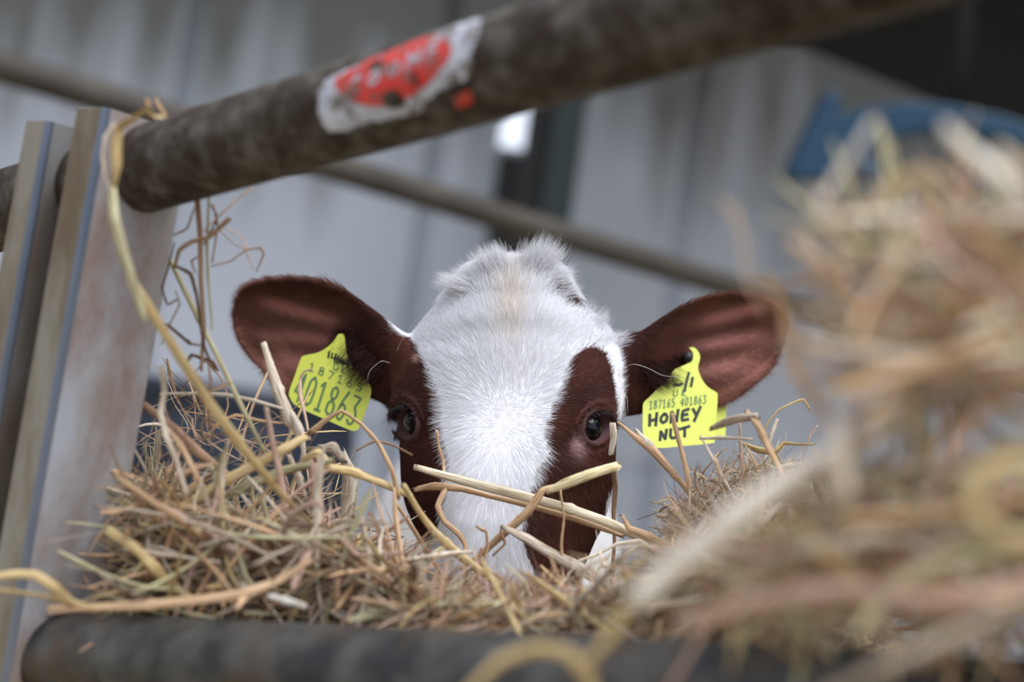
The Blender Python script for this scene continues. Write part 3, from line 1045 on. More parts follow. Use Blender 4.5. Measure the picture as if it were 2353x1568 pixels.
def flow(px, py, d, n):
    """hair direction in the picture plane of the face: whorl between the eyes, swept outward"""
    dx = (px - 1160) / 100.0
    dy = (965 - py) / 100.0
    dx = np.where(py < 800, dx * (1 + (800 - py) / 90.0), dx)
    ang = 0.35
    ddx = dx * math.cos(ang * .4) - dy * math.sin(ang * .4) * .3
    v = RIGHT * ddx[:, None] + UP * dy[:, None]
    # ears: outward along the ear
    isear = (d < 1.21) & (py < 985) & ((px < 903) | (px > 1438))
    ve = RIGHT * (np.where(px < 1170, -1.0, 1.0))[:, None] + UP * ((805 - py) / 160.0)[:, None]
    v = np.where(isear[:, None], ve, v)
    # body: back and down
    vb = np.array((0, .8, -.6)) + 0 * v
    v = np.where((d > 1.25)[:, None], vb, v)
    return unit(v)


def fur(Nh, weight, L, lift, rad, jit_px, name, clump=0.5, cl_n=2500, k=6, colmul=None, wild=0.25):
    pos, nn = sample(Nh, weight)
    x, y, d = proj(pos)
    keep = np.ones(Nh, bool)
    for e in EYES:
        q, a_, b_ = eye_q(x, y, e)
        keep &= ~((q < 1.36) & (d < 1.2))
    pos, nn, x, y, d = pos[keep], nn[keep], x[keep], y[keep], d[keep]
    N = len(pos)
    fl_ = flow(x, y, d, nn) + rng.normal(0, 1, (N, 3)) * (wild + .75 * np.exp(-(np.hypot(x - 1160, y - 965) / 55) ** 2))[:, None]
    tang = unit(fl_ - nn * np.sum(fl_ * nn, 1, keepdims=True))
    Lh = L(x, y, d) * rng.uniform(.65, 1.15, N)
    lf = lift(x, y, d) if callable(lift) else lift
    lf = np.broadcast_to(lf, (N,))[:, None]
    t = np.linspace(0, 1, k)[None, :, None]
    dirs = unit(tang[:, None, :] + nn[:, None, :] * (lf[:, None, :] * (1.25 - 1.15 * t)))
    seg = (Lh / (k - 1))[:, None, None]
    pts = np.concatenate([pos[:, None, :], pos[:, None, :] + np.cumsum(dirs[:, 1:] * seg, axis=1)], axis=1)
    # clumps
    if clump > 0:
        ci = rng.choice(N, min(cl_n, N), replace=False)
        kd = KDTree(len(ci))
        for i, c in enumerate(ci): kd.insert(pos[c], i)
        kd.balance()
        near = np.array([kd.find(p_)[1] for p_ in pos])
        g = ci[near]
        off = pts[g] - pos[g][:, None, :]
        tgt = pos[g][:, None, :] + off * (Lh / Lh[g])[:, None, None]
        w = (clump * t ** 1.5) * rng.uniform(.3, 1, N)[:, None, None]
        pts = pts * (1 - w) + tgt * w
    jit = rng.normal(0, jit_px, (N, 2))
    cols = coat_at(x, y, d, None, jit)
    cols = cols * rng.uniform(.9, 1.06, (N, 1))
    rr = rad * rng.uniform(.7, 1.2, (N, 1)) * np.array([1, 1, .9, .7, .45, .12])[None, :k]
    return hair_object(name, pts, rr, M_fur, body, np.clip(cols, 0, .95))


def fur_len(x, y, d):
    L = np.full(x.shape, .010)
    face = d < 1.22
    white_mid = (x > 960) & (x < 1320) & (y > 780) & (y < 1400)
    L = np.where(face & white_mid, .0115 * np.clip(np.hypot(x - 1160, y - 965) / 130, .38, 1), L)
    L = np.where(face & (x > 1400) & (y > 760) & (y < 1000), .006, L)
    L = np.where(face & (y < 800) & (x > 930) & (x < 1420), .016, L)
    L = np.where(face & (y < 670) & (x > 930) & (x < 1420), .017, L)
    L = np.where(face & (y > 1290), .004, L)
    L = np.where(face & (in_poly(x, y, PR) | in_poly(x, y, PL)), .007, L)
    earm = (d < 1.21) & (y < 985) & ((x < 903) | (x > 1438))
    L = np.where(earm, .008, L)
    L = np.where(earm & (np.abs(x - 1170) < 420), .012, L)
    return L


headw = np.where(cd_ < 1.22, area, 0) * np.where((NV[tri[:, 0]] @ BACK) < -0.3, 0.2, 1.0)
fur(210000, headw, fur_len, lambda x, y, d: np.where(y < 680, .42, .09), 0.000068, 2.4, 'head_hair', clump=.34, cl_n=16000, wild=.17)
fur(16000, np.where(cd_ >= 1.22, area, 0), lambda x, y, d: np.full(x.shape, .018), .25, 0.00032, 1.0, 'body_hair', clump=.3, cl_n=800)


# longer tufts on the poll
def tuft(base, n, tip, spread, L, name_pts):
    pass


TP, TR, TC = [], [], []
for (bx_, by_, ddx, ddy, n, L) in ((1062, 650, -.85, .40, 420, .020), (1085, 628, -.7, .6, 260, .014), (1125, 612, -.5, .85, 420, .017), (1148, 604, -.35, 1, 420, .019), (1172, 606, .0, 1, 120, .013),
                                   (1205, 608, .1, 1, 130, .020), (1228, 608, .35, .95, 420, .026), (1245, 612, .55, .8, 420, .024), (1272, 632, .8, .4, 260, .017), (1298, 660, .9, .2, 160, .012), (1385, 735, .5, .9, 260, .013), (1352, 712, .4, .8, 120, .011), (1408, 770, .8, .4, 160, .010)):
    for i in range(n):
        qx, qy = bx_ + rng.normal(0, 14), by_ + rng.normal(0, 9) + 8
        loc, n_, idx, dist = bvh.ray_cast(Vector(CL), Vector(unit(P(qx, qy, 1) - CL)))
        if loc is None: continue
        loc = np.array(loc)
        tipd = unit(RIGHT * ddx + UP * ddy + rng.normal(0, .10, 3))
        ang = (qx - bx_) / 60.0
        d1 = unit(tipd + RIGHT * ang * .5 + BACK * .3 + rng.normal(0, .12, 3))
        d2 = unit(tipd - RIGHT * ang * .35 + rng.normal(0, .10, 3) - np.array((0, 0, .15)))
        l_ = L * rng.uniform(.55, 1.1)
        tt = np.linspace(0, 1, 6)[:, None]
        pts = loc + (d1 * tt * (1 - .5 * tt) + d2 * .5 * tt * tt) * l_
        TP.append(pts); TR.append(np.array([1, 1, .9, .7, .4, .1]) * 0.00010); TC.append(WHITE * rng.uniform(.85, 1.0) * (np.array((1, 1, 1)) if rng.random() > .25 else np.array((1, .95, .9))))
hair_object('poll_tuft', np.array(TP), np.array(TR), M_fur, body, np.array(TC))

# dark hair at the mouth of the ears, hanging over the tags
TP, TR, TC = [], [], []
for (x0, y0, x1, y1, n, ex, ey, L) in ((786, 765, 862, 862, 750, -.7, -.75, .024), (810, 770, 880, 850, 600, -.6, -.6, .02), (1480, 870, 1556, 850, 650, .8, -.5, .022), (1470, 850, 1570, 830, 400, .7, -.5, .018)):
    for i in range(n):
        t = rng.random()
        qx, qy = x0 + (x1 - x0) * t + rng.normal(0, 8), y0 + (y1 - y0) * t + rng.normal(0, 8)
        loc, n_, idx, dist = bvh.ray_cast(Vector(CL), Vector(unit(P(qx, qy, 1) - CL)))
        if loc is None: continue
        loc = np.array(loc)
        d1 = unit(RIGHT * ex + UP * ey * .4 + BACK * 1.5 + rng.normal(0, .15, 3)); d2 = unit(RIGHT * ex + UP * ey + rng.normal(0, .2, 3))
        l_ = L * rng.uniform(.5, 1.15); tt = np.linspace(0, 1, 6)[:, None]
        TP.append(loc + (d1 * tt * (1 - .6 * tt) + d2 * .6 * tt * tt) * l_)
        TR.append(np.array([1, 1, .9, .7, .45, .15]) * 0.00011); TC.append(BROWN2 * rng.uniform(.5, 1.4))
hair_object('ear_hair', np.array(TP), np.array(TR), M_fur, body, np.array(TC))

# lashes and whiskers
TP, TR = [], []
for i in range(90):
    t = rng.random()
    e = EYES[0]
    a_ = math.radians(-150 + 150 * t)          # upper lid, towards the outer corner
    qx, qy = e[0] + 1.12 * e[2] * math.cos(a_) + 3, e[1] + 1.15 * e[3] * math.sin(a_)
    r_ = bvh.ray_cast(Vector(CL), Vector(unit(P(qx, qy, 1) - CL)))[0]
    if r_ is None: continue
    loc = np.array(r_)
    d1 = unit(RIGHT * (.3 + .9 * t) + UP * .1 + BACK * (1.0 - .3 * t) + rng.normal(0, .08, 3)); d2 = unit(RIGHT * (.7 + .6 * t) - UP * .75 + BACK * .3)
    l_ = .013 * rng.uniform(.7, 1.1) * (.6 + .6 * t); tt = np.linspace(0, 1, 6)[:, None]
    TP.append(loc + (d1 * tt * (1 - .5 * tt) + d2 * .5 * tt * tt) * l_); TR.append(np.array([1, 1, .9, .7, .4, .15]) * 0.00014)
for i in range(60):
    t = rng.random()
    e = EYES[1]
    a_ = math.radians(-175 + 110 * t)
    qx, qy = e[0] + 1.0 * e[2] * math.cos(a_), e[1] + 1.1 * e[3] * math.sin(a_)
    r_ = bvh.ray_cast(Vector(CL), Vector(unit(P(qx, qy, 1) - CL)))[0]
    if r_ is None: continue
    loc = np.array(r_)
    d1 = unit(-RIGHT * 1.0 + UP * .1 + BACK * .5 + rng.normal(0, .1, 3)); d2 = unit(-RIGHT * .8 - UP * .8)
    l_ = .014 * rng.uniform(.6, 1.1); tt = np.linspace(0, 1, 6)[:, None]
    TP.append(loc + (d1 * tt * (1 - .5 * tt) + d2 * .5 * tt * tt) * l_); TR.append(np.array([1, 1, .9, .7, .4, .15]) * 0.00014)
hair_object('eyelashes', np.array(TP), np.array(TR), M_lash, body)
TP = []
for w in ([(1420, 858, 1.07), (1450, 838, 1.05), (1485, 845, 1.05), (1520, 862, 1.05), (1545, 866, 1.05), (1570, 866, 1.055)],
          [(1438, 985, 1.06), (1436, 930, 1.055), (1428, 880, 1.06), (1430, 860, 1.06), (1434, 850, 1.06), (1440, 845, 1.06)],
          [(903, 838, 1.07), (880, 830, 1.06), (865, 838, 1.06), (852, 850, 1.06), (846, 862, 1.06), (845, 875, 1.06)],
          [(902, 930, 1.075), (898, 880, 1.07), (905, 840, 1.07), (915, 800, 1.065), (930, 770, 1.06), (950, 745, 1.06)],
          [(1425, 870, 1.07), (1432, 900, 1.06), (1440, 915, 1.06), (1442, 925, 1.06), (1442, 935, 1.06), (1443, 948, 1.06)]):
    TP.append([P(*q) for q in w])
hair_object('whiskers', np.array(TP), np.tile(np.array([1, 1, 1, .9, .7, .4]) * 0.00015, (len(TP), 1)), M_whisk, body)

# ------------------------------------------------------------------ ear tags
def tag_plane(px, py, d0, gx, gy, cx0, cy0):
    return d0 + (px - cx0) * gx + (py - cy0) * gy


def make_tag(outline, dfun, label, stud, back_outline=None):
    ctr = P(np.mean([q[0] for q in outline]), np.mean([q[1] for q in outline]), 1.07)
    t = empty('ear_tag', tuple(ctr)); tag(t, label, 'ear tag', 'yellow ear tags')
    q = np.vstack([outline, outline[:1]]).astype(float)
    pts = catmull(q, 3)[:-1]
    v, f = prism([P(x, y, dfun(x, y)) for x, y in pts], BACK, 0.0012)
    o = mesh_obj('tag_panel', v, f, M_tag, t, False)
    if back_outline is not None:
        q = np.vstack([back_outline, back_outline[:1]]).astype(float)
        v, f = prism([P(x, y, dfun(x, y) + .016) for x, y in catmull(q, 3)[:-1]], BACK, 0.0012)
        mesh_obj('rear_panel', v, f, M_tag, t, False)
    v, f, s_ = sweep(np.array([P(stud[0], stud[1], dfun(*stud) + stud_in), P(stud[0], stud[1], dfun(*stud) + .02)]), stud_r, ell(20))
    mesh_obj('stud', v, f, M_stud, t)
    return t


stud_r, stud_in = 0.0030, 0.002
LT = [(778, 768), (766, 784), (752, 798), (729, 811), (700.6, 817), (691, 825), (678, 862), (664, 902), (668, 918), (679, 932), (704, 945), (742, 962), (783, 980), (808, 990), (820, 989), (827, 980), (839, 948), (849, 919), (853, 897), (847, 881), (831, 862), (812, 846), (799, 822), (794, 795), (790, 770)]
dl = lambda x, y: 1.094 - (x - 760) * 0.00008 - (y - 880) * 0.00006
tL = make_tag(np.array(LT), dl, 'yellow ear tag printed with large 401863, hanging at a tilt', (784, 776))
ml = lambda x, y: P(x, y, dl(x, y) - 0.0004)
strokes('401863', (670, 917), (24.7, 10.8), (20.7, -64), 4.8, ml, M_ink, 'printed_number', tL)
strokes('187165', (708, 850), (21.7, 9.2), (5.0, -17), 2.6, ml, M_ink, 'printed_number', tL, cw=.58)
strokes('UK', (764, 848), (18, 7.6), (4.5, -14), 2.4, ml, M_ink, 'printed_letters', tL, cw=.6)
strokes('14621', (752, 822), (10.5, 5.5), (4, -14), 3.8, ml, M_marker, 'handwriting', tL, cw=.8) if False else None
b = MB()
for pl in ([(757, 808), (754, 822)], [(764, 812), (761, 822), (769, 824)], [(772, 814), (769, 832)], [(778, 818), (774, 836)], [(768, 822), (790, 832)], [(784, 822), (780, 836), (786, 834)], [(790, 826), (786, 838), (796, 836)], [(797, 826), (801, 838), (798, 844)], [(776, 826), (800, 838)]):
    L, R_ = ribbon2d(pl, 4.2)
    v = [ml(*x) for x in L] + [ml(*x) for x in R_]; n = len(L)
    b.add(v, [(k, k + 1, n + k + 1, n + k) for k in range(n - 1)])
b.build('handwriting', M_marker, tL, False)

stud_r, stud_in = 0.0042, -0.0008
RT = [(1583, 799), (1595, 799), (1605, 809), (1609, 823), (1604, 844), (1610, 866), (1622, 885), (1634, 895), (1646, 902), (1649, 912), (1646, 966), (1642, 1010), (1635, 1019), (1574, 1025), (1509, 1030), (1492, 1016), (1478, 1000), (1477, 945), (1479, 926), (1491, 914), (1512, 893), (1526, 881), (1536, 871), (1549, 851), (1567, 842), (1586, 832), (1593, 818), (1590, 807)]
dr = lambda x, y: 1.091 + (x - 1560) * 0.0001 - (y - 930) * 0.00009
RB = [(1560, 900), (1610, 905), (1650, 915), (1668, 930), (1668, 960), (1667, 995), (1660, 1008), (1600, 1010), (1560, 1000)]
tR = make_tag(np.array(RT), dr, 'yellow ear tag with HONEY NUT written in black marker, hanging upright', (1580, 822), np.array(RB))
mr = lambda x, y: P(x, y, dr(x, y) - 0.0004)
strokes('UK', (1546, 911), (20, -.4), (1.5, -14), 2.2, mr, M_ink, 'printed_letters', tR, cw=.55)
strokes('187165 401863', (1492, 941), (10.25, -1.1), (1.2, -19), 2.3, mr, M_ink, 'printed_number', tR, cw=.68)
strokes('HONEY', (1490, 979), (24.8, -3.6), (1.5, -27), 6.6, mr, M_marker, 'handwriting', tR, cw=.86)
strokes('NUT', (1515, 1012), (23.5, -3.5), (1.2, -22), 6.4, mr, M_marker, 'handwriting', tR, cw=.82)
b = MB()
for pl, w in (([(1549, 884), (1558, 886), (1568, 882)], 6), ([(1583, 857), (1577, 880), (1573, 899)], 6), ([(1592, 868), (1588, 888)], 6)):
    L, R_ = ribbon2d(pl, w); v = [mr(*x) for x in L] + [mr(*x) for x in R_]; n = len(L)
    b.add(v, [(k, k + 1, n + k + 1, n + k) for k in range(n - 1)])
b.build('handwriting', M_marker, tR, False)

#--HAY--
# ------------------------------------------------------------------ trough under the hay
tl = [P(150, 1560, 0.90), P(2350, 1700, 0.56), P(2600, 1760, 0.80), P(330, 1560, 1.16)]
nrm = unit(np.cross(tl[1] - tl[0], tl[3] - tl[0]))
if nrm[2] < 0: nrm = -nrm
tr = empty('feed_trough', tuple(sum(tl) / 4 * np.array((1, 1, 0))))
tag(tr, 'grey steel feed trough hidden under the hay behind the bottom rail', 'trough')
v, f = prism(tl, nrm, 0.004); mesh_obj('trough_floor', v, f, M_trough, tr, False)
for q in tl:
    v, f, s_ = sweep(np.array([q * (1, 1, 0), q - nrm * .004]), 0.012, ell(10)); mesh_obj('leg', v, f, M_trough, tr)

# ------------------------------------------------------------------ straw and hay
C_IV = lin((228, 216, 196)); C_TAN = lin((212, 178, 140)); C_YEL = lin((212, 188, 136)); C_BRN = lin((164, 130, 102)); C_PNK = lin((206, 174, 156)); C_GRN = lin((196, 190, 152)); C_GRY = lin((190, 176, 158)); C_DBR = lin((104, 76, 52))
PAL = [C_IV, C_TAN, C_TAN, C_YEL, C_BRN, C_PNK, C_GRY, C_GRN]
CRES = crescent()
CRES2 = crescent(.2, .08, 4)
ELL8 = ell(16, .5) * np.tile([1.0, .9], 8)[:, None]
ELL5 = ell(5, .6)
STALKS = {}


def stalk(name, label, pix, wpx, col, kind='stalk', fray=.5, twist=0.0, group=None, cat=None, nodes_=True):
    """pix: (px, py, depth) control points; wpx: full width in photo pixels (number or list along the length)"""
    ctr = np.array([P(*q) for q in pix])
    k = 7 if len(pix) > 2 else 14
    pts = catmull(ctr, k)
    n = len(pts)
    linp = np.stack([np.interp(np.linspace(0, len(ctr) - 1, n), np.arange(len(ctr)), ctr[:, i]) for i in range(3)], 1)
    pts = pts * .35 + linp * .65
    dm = np.mean([q[2] for q in pix])
    if np.ndim(wpx) == 0: wpx = [wpx, wpx]
    wid = np.interp(np.linspace(0, 1, n), np.linspace(0, 1, len(wpx)), wpx) * dm / F / 2
    wid = wid * (1 + .05 * np.sin(np.linspace(0, 9, n) + rng.random() * 6) + rng.normal(0, .008, n))
    if nodes_ and kind == 'stalk':
        j = int(rng.uniform(.3, .7) * n); wid[j] *= 1.28
    pts = pts + rng.normal(0, 0.00004, pts.shape)
    prof = ELL8 if kind == 'stalk' else CRES
    v, f, sv = sweep(pts, wid, prof, up0=BACK + 0.3 * rng.normal(0, 1, 3), twist=twist, fray=(fray, fray))
    sv[:, 0] *= 1 + np.linalg.norm(np.diff(pts, axis=0), axis=1).sum() / .05
    sv[:, 2] = rng.random() * 9
    c = np.tile(np.array(tuple(col) + (1,)), (len(v), 1))
    c[:, :3] *= (1 + .12 * np.sin(sv[:, :1] * 2.1 + sv[:, 2:3]))
    o = mesh_obj(name, v, f, M_straw, None, True, {'tone': c, 'along': sv})
    tag(o, label, cat or 'straw', group)
    return o


S = stalk
# draped over the top rail and the post
S('straw_strand', 'flat pale yellow straw blade draped over the top rail beside the post', [(372, 268, .80), (350, 268, .79), (340, 250, .79), (322, 262, .79), (276, 290, .79), (268, 330, .79), (268, 385, .79), (262, 432, .795)], [14, 16, 16, 14, 26, 34, 32, 14], C_YEL, 'blade', .3)
S('straw_strand', 'narrow white straw strip hanging against the post beside the yellow draped blade', [(262, 288, .792), (242, 315, .79), (236, 360, .79), (243, 405, .79), (256, 440, .793)], [12, 18, 15, 18, 12], C_IV, 'blade', .3)
S('straw_strand', 'pale yellow straw blade hanging down the galvanised post and ending in a point', [(258, 436, .795), (262, 500, .79), (282, 580, .79), (305, 650, .79), (322, 700, .79), (334, 738, .79)], [24, 28, 27, 26, 22, 8], C_GRN, 'blade', .2)
S('straw_stalk', 'small curl of straw standing on top of the rail', [(345, 240, .81), (335, 228, .81), (340, 250, .81), (352, 262, .81)], [7, 9, 9, 6], C_TAN, 'blade', .4)
S('straw_stalk', 'short bent straw tip behind the curl on the rail', [(358, 228, .83), (368, 248, .83), (382, 266, .83)], [6, 10, 7], C_TAN, 'blade', .4)
S('straw_stalk', 'long straight golden stalk slanting from the post down across the left hay', [(318, 668, .80), (400, 800, .81), (480, 925, .82), (570, 1045, .83), (650, 1140, .85), (722, 1210, .87)], [22, 24, 24, 22, 16, 8], C_YEL)
S('straw_stalk', 'thin pale green stem slanting between the hanging tangle and the left hay', [(392, 600, .90), (440, 700, .90), (500, 820, .90), (560, 945, .90), (610, 1045, .91)], [10, 12, 12, 11, 9], C_GRN)
# tangle hanging under the top rail
G1 = 'hay stems hanging under the top rail'
S('hay_stem', 'upright brown stem, thickest of the tangle hanging below the top rail', [(452, 445, .87), (460, 540, .88), (462, 640, .88), (468, 760, .88), (462, 850, .885)], [13, 12, 12, 10, 7], C_BRN, 'blade', .4)
S('hay_stem', 'pale green stem hanging beside the thick brown stem', [(480, 450, .87), (476, 560, .88), (478, 640, .88), (488, 755, .88)], [6, 9, 9, 5], C_GRN, 'blade')
S('hay_stem', 'curved brown blade arching left across the hanging tangle', [(522, 508, .87), (480, 545, .87), (440, 556, .87), (412, 575, .87), (402, 610, .875)], [12, 11, 10, 11, 9], C_BRN, 'blade')
S('hay_stem', 'thin stem rising from the tangle up to the underside of the rail', [(578, 432, .88), (530, 472, .88), (505, 495, .88), (470, 530, .88)], [4, 5, 5, 4], C_TAN)
S('hay_stem', 'fine reddish stem with a hooked end pointing toward the brown ear', [(486, 612, .89), (530, 600, .89), (565, 575, .89), (598, 570, .89), (606, 585, .89), (590, 622, .89)], [3, 4, 4, 5, 5, 3], C_BRN)
S('hay_stem', 'fine forked stem above the hooked one', [(505, 530, .89), (540, 562, .89), (562, 572, .89), (582, 618, .89)], [3, 3, 4, 3], C_PNK)
S('hay_stem', 'fine curved stem crossing the forked one', [(520, 525, .895), (550, 540, .895), (566, 570, .895), (560, 580, .895)], [3, 3, 4, 3], C_PNK)
S('hay_stem', 'dark brown blade bending down through the middle of the hanging tangle', [(405, 612, .88), (438, 630, .88), (452, 680, .88), (460, 740, .88), (470, 800, .88), (492, 850, .88)], [7, 10, 8, 8, 8, 6], C_DBR, 'blade')
S('hay_stem', 'short dark looped stem low in the hanging tangle', [(432, 830, .89), (440, 816, .89), (460, 822, .89), (488, 832, .89), (500, 850, .89)], [7, 8, 8, 9, 6], C_DBR, 'blade')
S('hay_stem', 'stem falling from the short loop into the left hay', [(478, 822, .89), (484, 880, .89), (480, 940, .89), (490, 1010, .89)], [5, 6, 7, 5], C_BRN)
S('hay_stem', 'tan leaf sticking out below the short loop', [(485, 898, .89), (510, 890, .89), (530, 880, .89)], [4, 9, 4], C_TAN, 'blade')
HL = ['brown hooked stem curling beside the top of the galvanised plate', 'brown stem bowing out at mid height beside the plate edge', 'short brown stem low against the plate edge, slanting right', 'thin stem curving up to the rail at the upper left of the tangle', 'thin brown bent stem just right of the thick brown stem', 'tiny kinked dark stem on the left of the thick brown stem', 'thin dark stem running right from the plate edge, low in the tangle', 'slim brown bowed stem under the rail, rightmost of the upright ones']
for i, (pp) in enumerate(([(400, 560, .885), (385, 620, .885), (372, 660, .885), (384, 700, .885), (405, 690, .885)], [(404, 670, .885), (412, 700, .885), (390, 745, .885), (372, 790, .885)], [(380, 745, .885), (410, 770, .885), (435, 792, .885)], [(400, 540, .885), (430, 525, .885), (446, 480, .885)], [(470, 560, .885), (500, 500, .885), (480, 465, .885)], [(455, 590, .885), (440, 600, .885), (448, 625, .885)], [(386, 745, .885), (440, 790, .885), (470, 795, .885)], [(490, 470, .885), (500, 520, .885), (488, 600, .885)])):
    S('hay_stem', HL[i], pp, [4, 5, 4], C_BRN if i % 2 else C_DBR, 'stalk', group=G1)
# left hay pile
S('straw_stalk', 'thick upright pale stalk pointing at the brown ear left of the tag', [(606, 790, .93), (624, 850, .93), (645, 915, .93), (668, 968, .93)], [14, 20, 26, 34], C_IV, 'stalk', .2)
S('straw_strand', 'crumpled pale leaf sheath at the foot of the thick upright stalk', [(668, 960, .93), (690, 1000, .925), (700, 1040, .92), (690, 1075, .92)], [34, 46, 44, 22], C_IV, 'blade', .6, 1.0)
S('straw_strand', 'folded yellow leaf at the crossing of the big stalks in the left hay', [(700, 1058, .915), (730, 1050, .91), (748, 1075, .91), (720, 1085, .91)], [22, 40, 34, 16], C_YEL, 'blade', .3, 1.4)
S('straw_strand', 'long straight blade rising from the post foot to the right through the left hay', [(285, 1243, .86), (400, 1178, .87), (520, 1105, .88), (640, 1040, .89), (700, 1005, .90)], [14, 22, 26, 26, 16], C_YEL, 'blade', .3)
S('straw_strand', 'second tan blade lying just under the long rising blade', [(450, 1170, .89), (560, 1120, .89), (660, 1080, .90), (760, 1060, .90)], [14, 24, 24, 12], C_GRN, 'blade')
S('hay_stem', 'arched stem in front of the yellow tag with 401863', [(716, 992, .95), (750, 965, .95), (785, 945, .95), (830, 975, .95), (870, 1020, .95), (900, 1080, .94), (915, 1140, .94)], [14, 12, 9, 9, 10, 12, 12], C_TAN)
S('hay_stem', 'curling brown strand over the left edge of the 401863 tag', [(715, 850, .97), (700, 853, .97), (690, 870, .97), (690, 910, .965), (700, 950, .96), (712, 1010, .95)], [3, 5, 6, 9, 7, 6], C_PNK)
S('straw_stalk', 'yellow stalk running right from the leaf fold to the dark cheek', [(740, 1072, .92), (810, 1085, .93), (880, 1112, .94), (938, 1138, .95)], [20, 20, 18, 14], C_YEL)
S('straw_stalk', 'long golden stalk slanting down in front of the dark left cheek', [(930, 1120, .92), (965, 1180, .92), (1000, 1225, .92), (1060, 1280, .915), (1140, 1340, .91)], [14, 16, 18, 22, 18], C_YEL)
S('straw_stalk', 'thin golden stem falling left of the long golden stalk', [(915, 1165, .93), (955, 1225, .93), (995, 1290, .93), (1025, 1340, .93)], [10, 13, 12, 9], C_TAN)
S('straw_strand', 'flat white blade crossing horizontally in front of the navy barrel', [(370, 905, .92), (450, 905, .92), (520, 908, .92), (580, 920, .92), (650, 940, .92)], [5, 8, 10, 9, 5], C_IV, 'blade')
S('hay_stem', 'wavy tan stem crossing in front of the navy barrel under the white blade', [(470, 1005, .93), (515, 965, .93), (545, 955, .93), (600, 968, .93), (670, 975, .93)], [4, 6, 8, 7, 5], C_TAN)
S('straw_strand', 'tall pale bent blade standing next to the galvanised post', [(372, 850, .84), (378, 900, .85), (370, 950, .85), (385, 1010, .85), (410, 1070, .86), (428, 1130, .86)], [16, 14, 16, 16, 15, 12], C_IV, 'blade')
S('straw_strand', 'tan blade leaning right from the foot of the tall pale blade', [(385, 985, .86), (420, 1030, .86), (450, 1090, .86), (480, 1150, .87)], [10, 16, 15, 10], C_TAN, 'blade')
S('straw_strand', 'dull brown broad blade behind the tall pale blade', [(335, 935, .90), (400, 985, .90), (455, 1040, .90), (520, 1090, .90)], [18, 22, 24, 18], C_BRN, 'blade')
S('straw_strand', 'vertical pinkish blade under the crumpled sheath', [(722, 1075, .90), (725, 1130, .90), (735, 1190, .90), (745, 1240, .90)], [26, 30, 24, 12], C_PNK, 'blade')
S('straw_stalk', 'short pale pointed stalk beside the vertical pinkish blade', [(665, 1050, .91), (685, 1095, .91), (700, 1140, .91)], [8, 20, 10], C_IV)
S('straw_strand', 'broad ragged yellow-white leaf standing beside the dark left cheek', [(790, 1050, .955), (805, 1095, .955), (802, 1150, .955), (795, 1205, .955)], [16, 40, 36, 26], C_IV, 'blade', .8)
S('straw_strand', 'small silvery husk at the top of the ragged leaf', [(742, 1030, .95), (765, 1030, .95), (785, 1055, .95)], [16, 30, 14], C_GRY, 'blade', .6)
S('hay_stem', 'tan upright blade left of the vertical pinkish one', [(612, 940, .88), (625, 1010, .88), (640, 1075, .88), (655, 1160, .88), (645, 1230, .88), (640, 1260, .88)], [10, 14, 16, 16, 15, 8], C_PNK, 'blade')
S('hay_stem', 'reddish stem arching left of the dark cheek and down the hay', [(820, 1035, .95), (860, 1015, .95), (900, 1022, .95), (945, 1045, .95)], [4, 6, 6, 5], C_BRN)
S('straw_strand', 'pinkish blade slanting down through the lower left hay', [(370, 1165, .85), (430, 1200, .85), (500, 1245, .85), (560, 1280, .85)], [16, 26, 28, 18], C_PNK, 'blade')
S('straw_stalk', 'bent tan stalk resting against the foot of the galvanised post', [(262, 1228, .83), (310, 1258, .83), (350, 1300, .83), (390, 1345, .84), (435, 1372, .84)], [22, 24, 24, 22, 18], C_YEL)
S('straw_stalk', 'pale tan stalk lying on the bottom rail and curving up to the right', [(120, 1398, .80), (220, 1396, .80), (330, 1392, .80), (450, 1380, .80), (560, 1365, .80), (640, 1335, .81), (712, 1290, .82)], [14, 20, 24, 22, 22, 22, 16], C_TAN)
S('straw_strand', 'upper yellow strand sweeping across the post foot', [(-40, 1330, .79), (30, 1320, .79), (80, 1322, .79), (125, 1350, .79), (165, 1388, .80), (215, 1400, .80)], [14, 18, 20, 26, 24, 14], C_YEL, 'blade')
S('straw_strand', 'lower yellow strand sweeping across the post foot under the other', [(-40, 1352, .79), (40, 1362, .79), (110, 1372, .79), (180, 1392, .80), (260, 1396, .80)], [14, 16, 16, 18, 12], C_YEL, 'blade')
S('straw_stalk', 'short white cut straw end lying just above the bottom rail', [(625, 1372, .80), (660, 1382, .80), (695, 1392, .80)], [14, 18, 14], lin((240, 234, 222)))
# in front of the face
S('straw_stalk', 'broad ivory split straw lying right across the white muzzle', [(962, 1076, .965), (1030, 1096, .965), (1120, 1120, .965), (1210, 1143, .965), (1310, 1170, .965), (1400, 1203, .965), (1470, 1235, .967), (1530, 1262, .97)], [14, 20, 22, 22, 22, 24, 22, 12], lin((240, 228, 200)), 'stalk', .5)
S('straw_strand', 'tan split straw lying just below the broad ivory one', [(968, 1122, .972), (1000, 1118, .972), (1060, 1124, .972), (1130, 1142, .972), (1230, 1166, .972), (1330, 1196, .972), (1420, 1228, .972)], [14, 20, 14, 12, 14, 16, 10], C_TAN, 'blade', .9)
S('straw_strand', 'flat ivory blade rising right from the bend to below the eye', [(1262, 1128, .955), (1300, 1112, .955), (1350, 1092, .955), (1416, 1072, .957)], [16, 24, 26, 20], lin((230, 216, 172)), 'blade', .3)
S('straw_strand', 'folded tan straw slanting down left from the bend over the ivory straw', [(1268, 1122, .957), (1245, 1130, .955), (1212, 1178, .955), (1170, 1215, .955), (1110, 1270, .955), (1060, 1310, .955)], [16, 20, 22, 20, 16, 10], C_TAN, 'blade', .3)
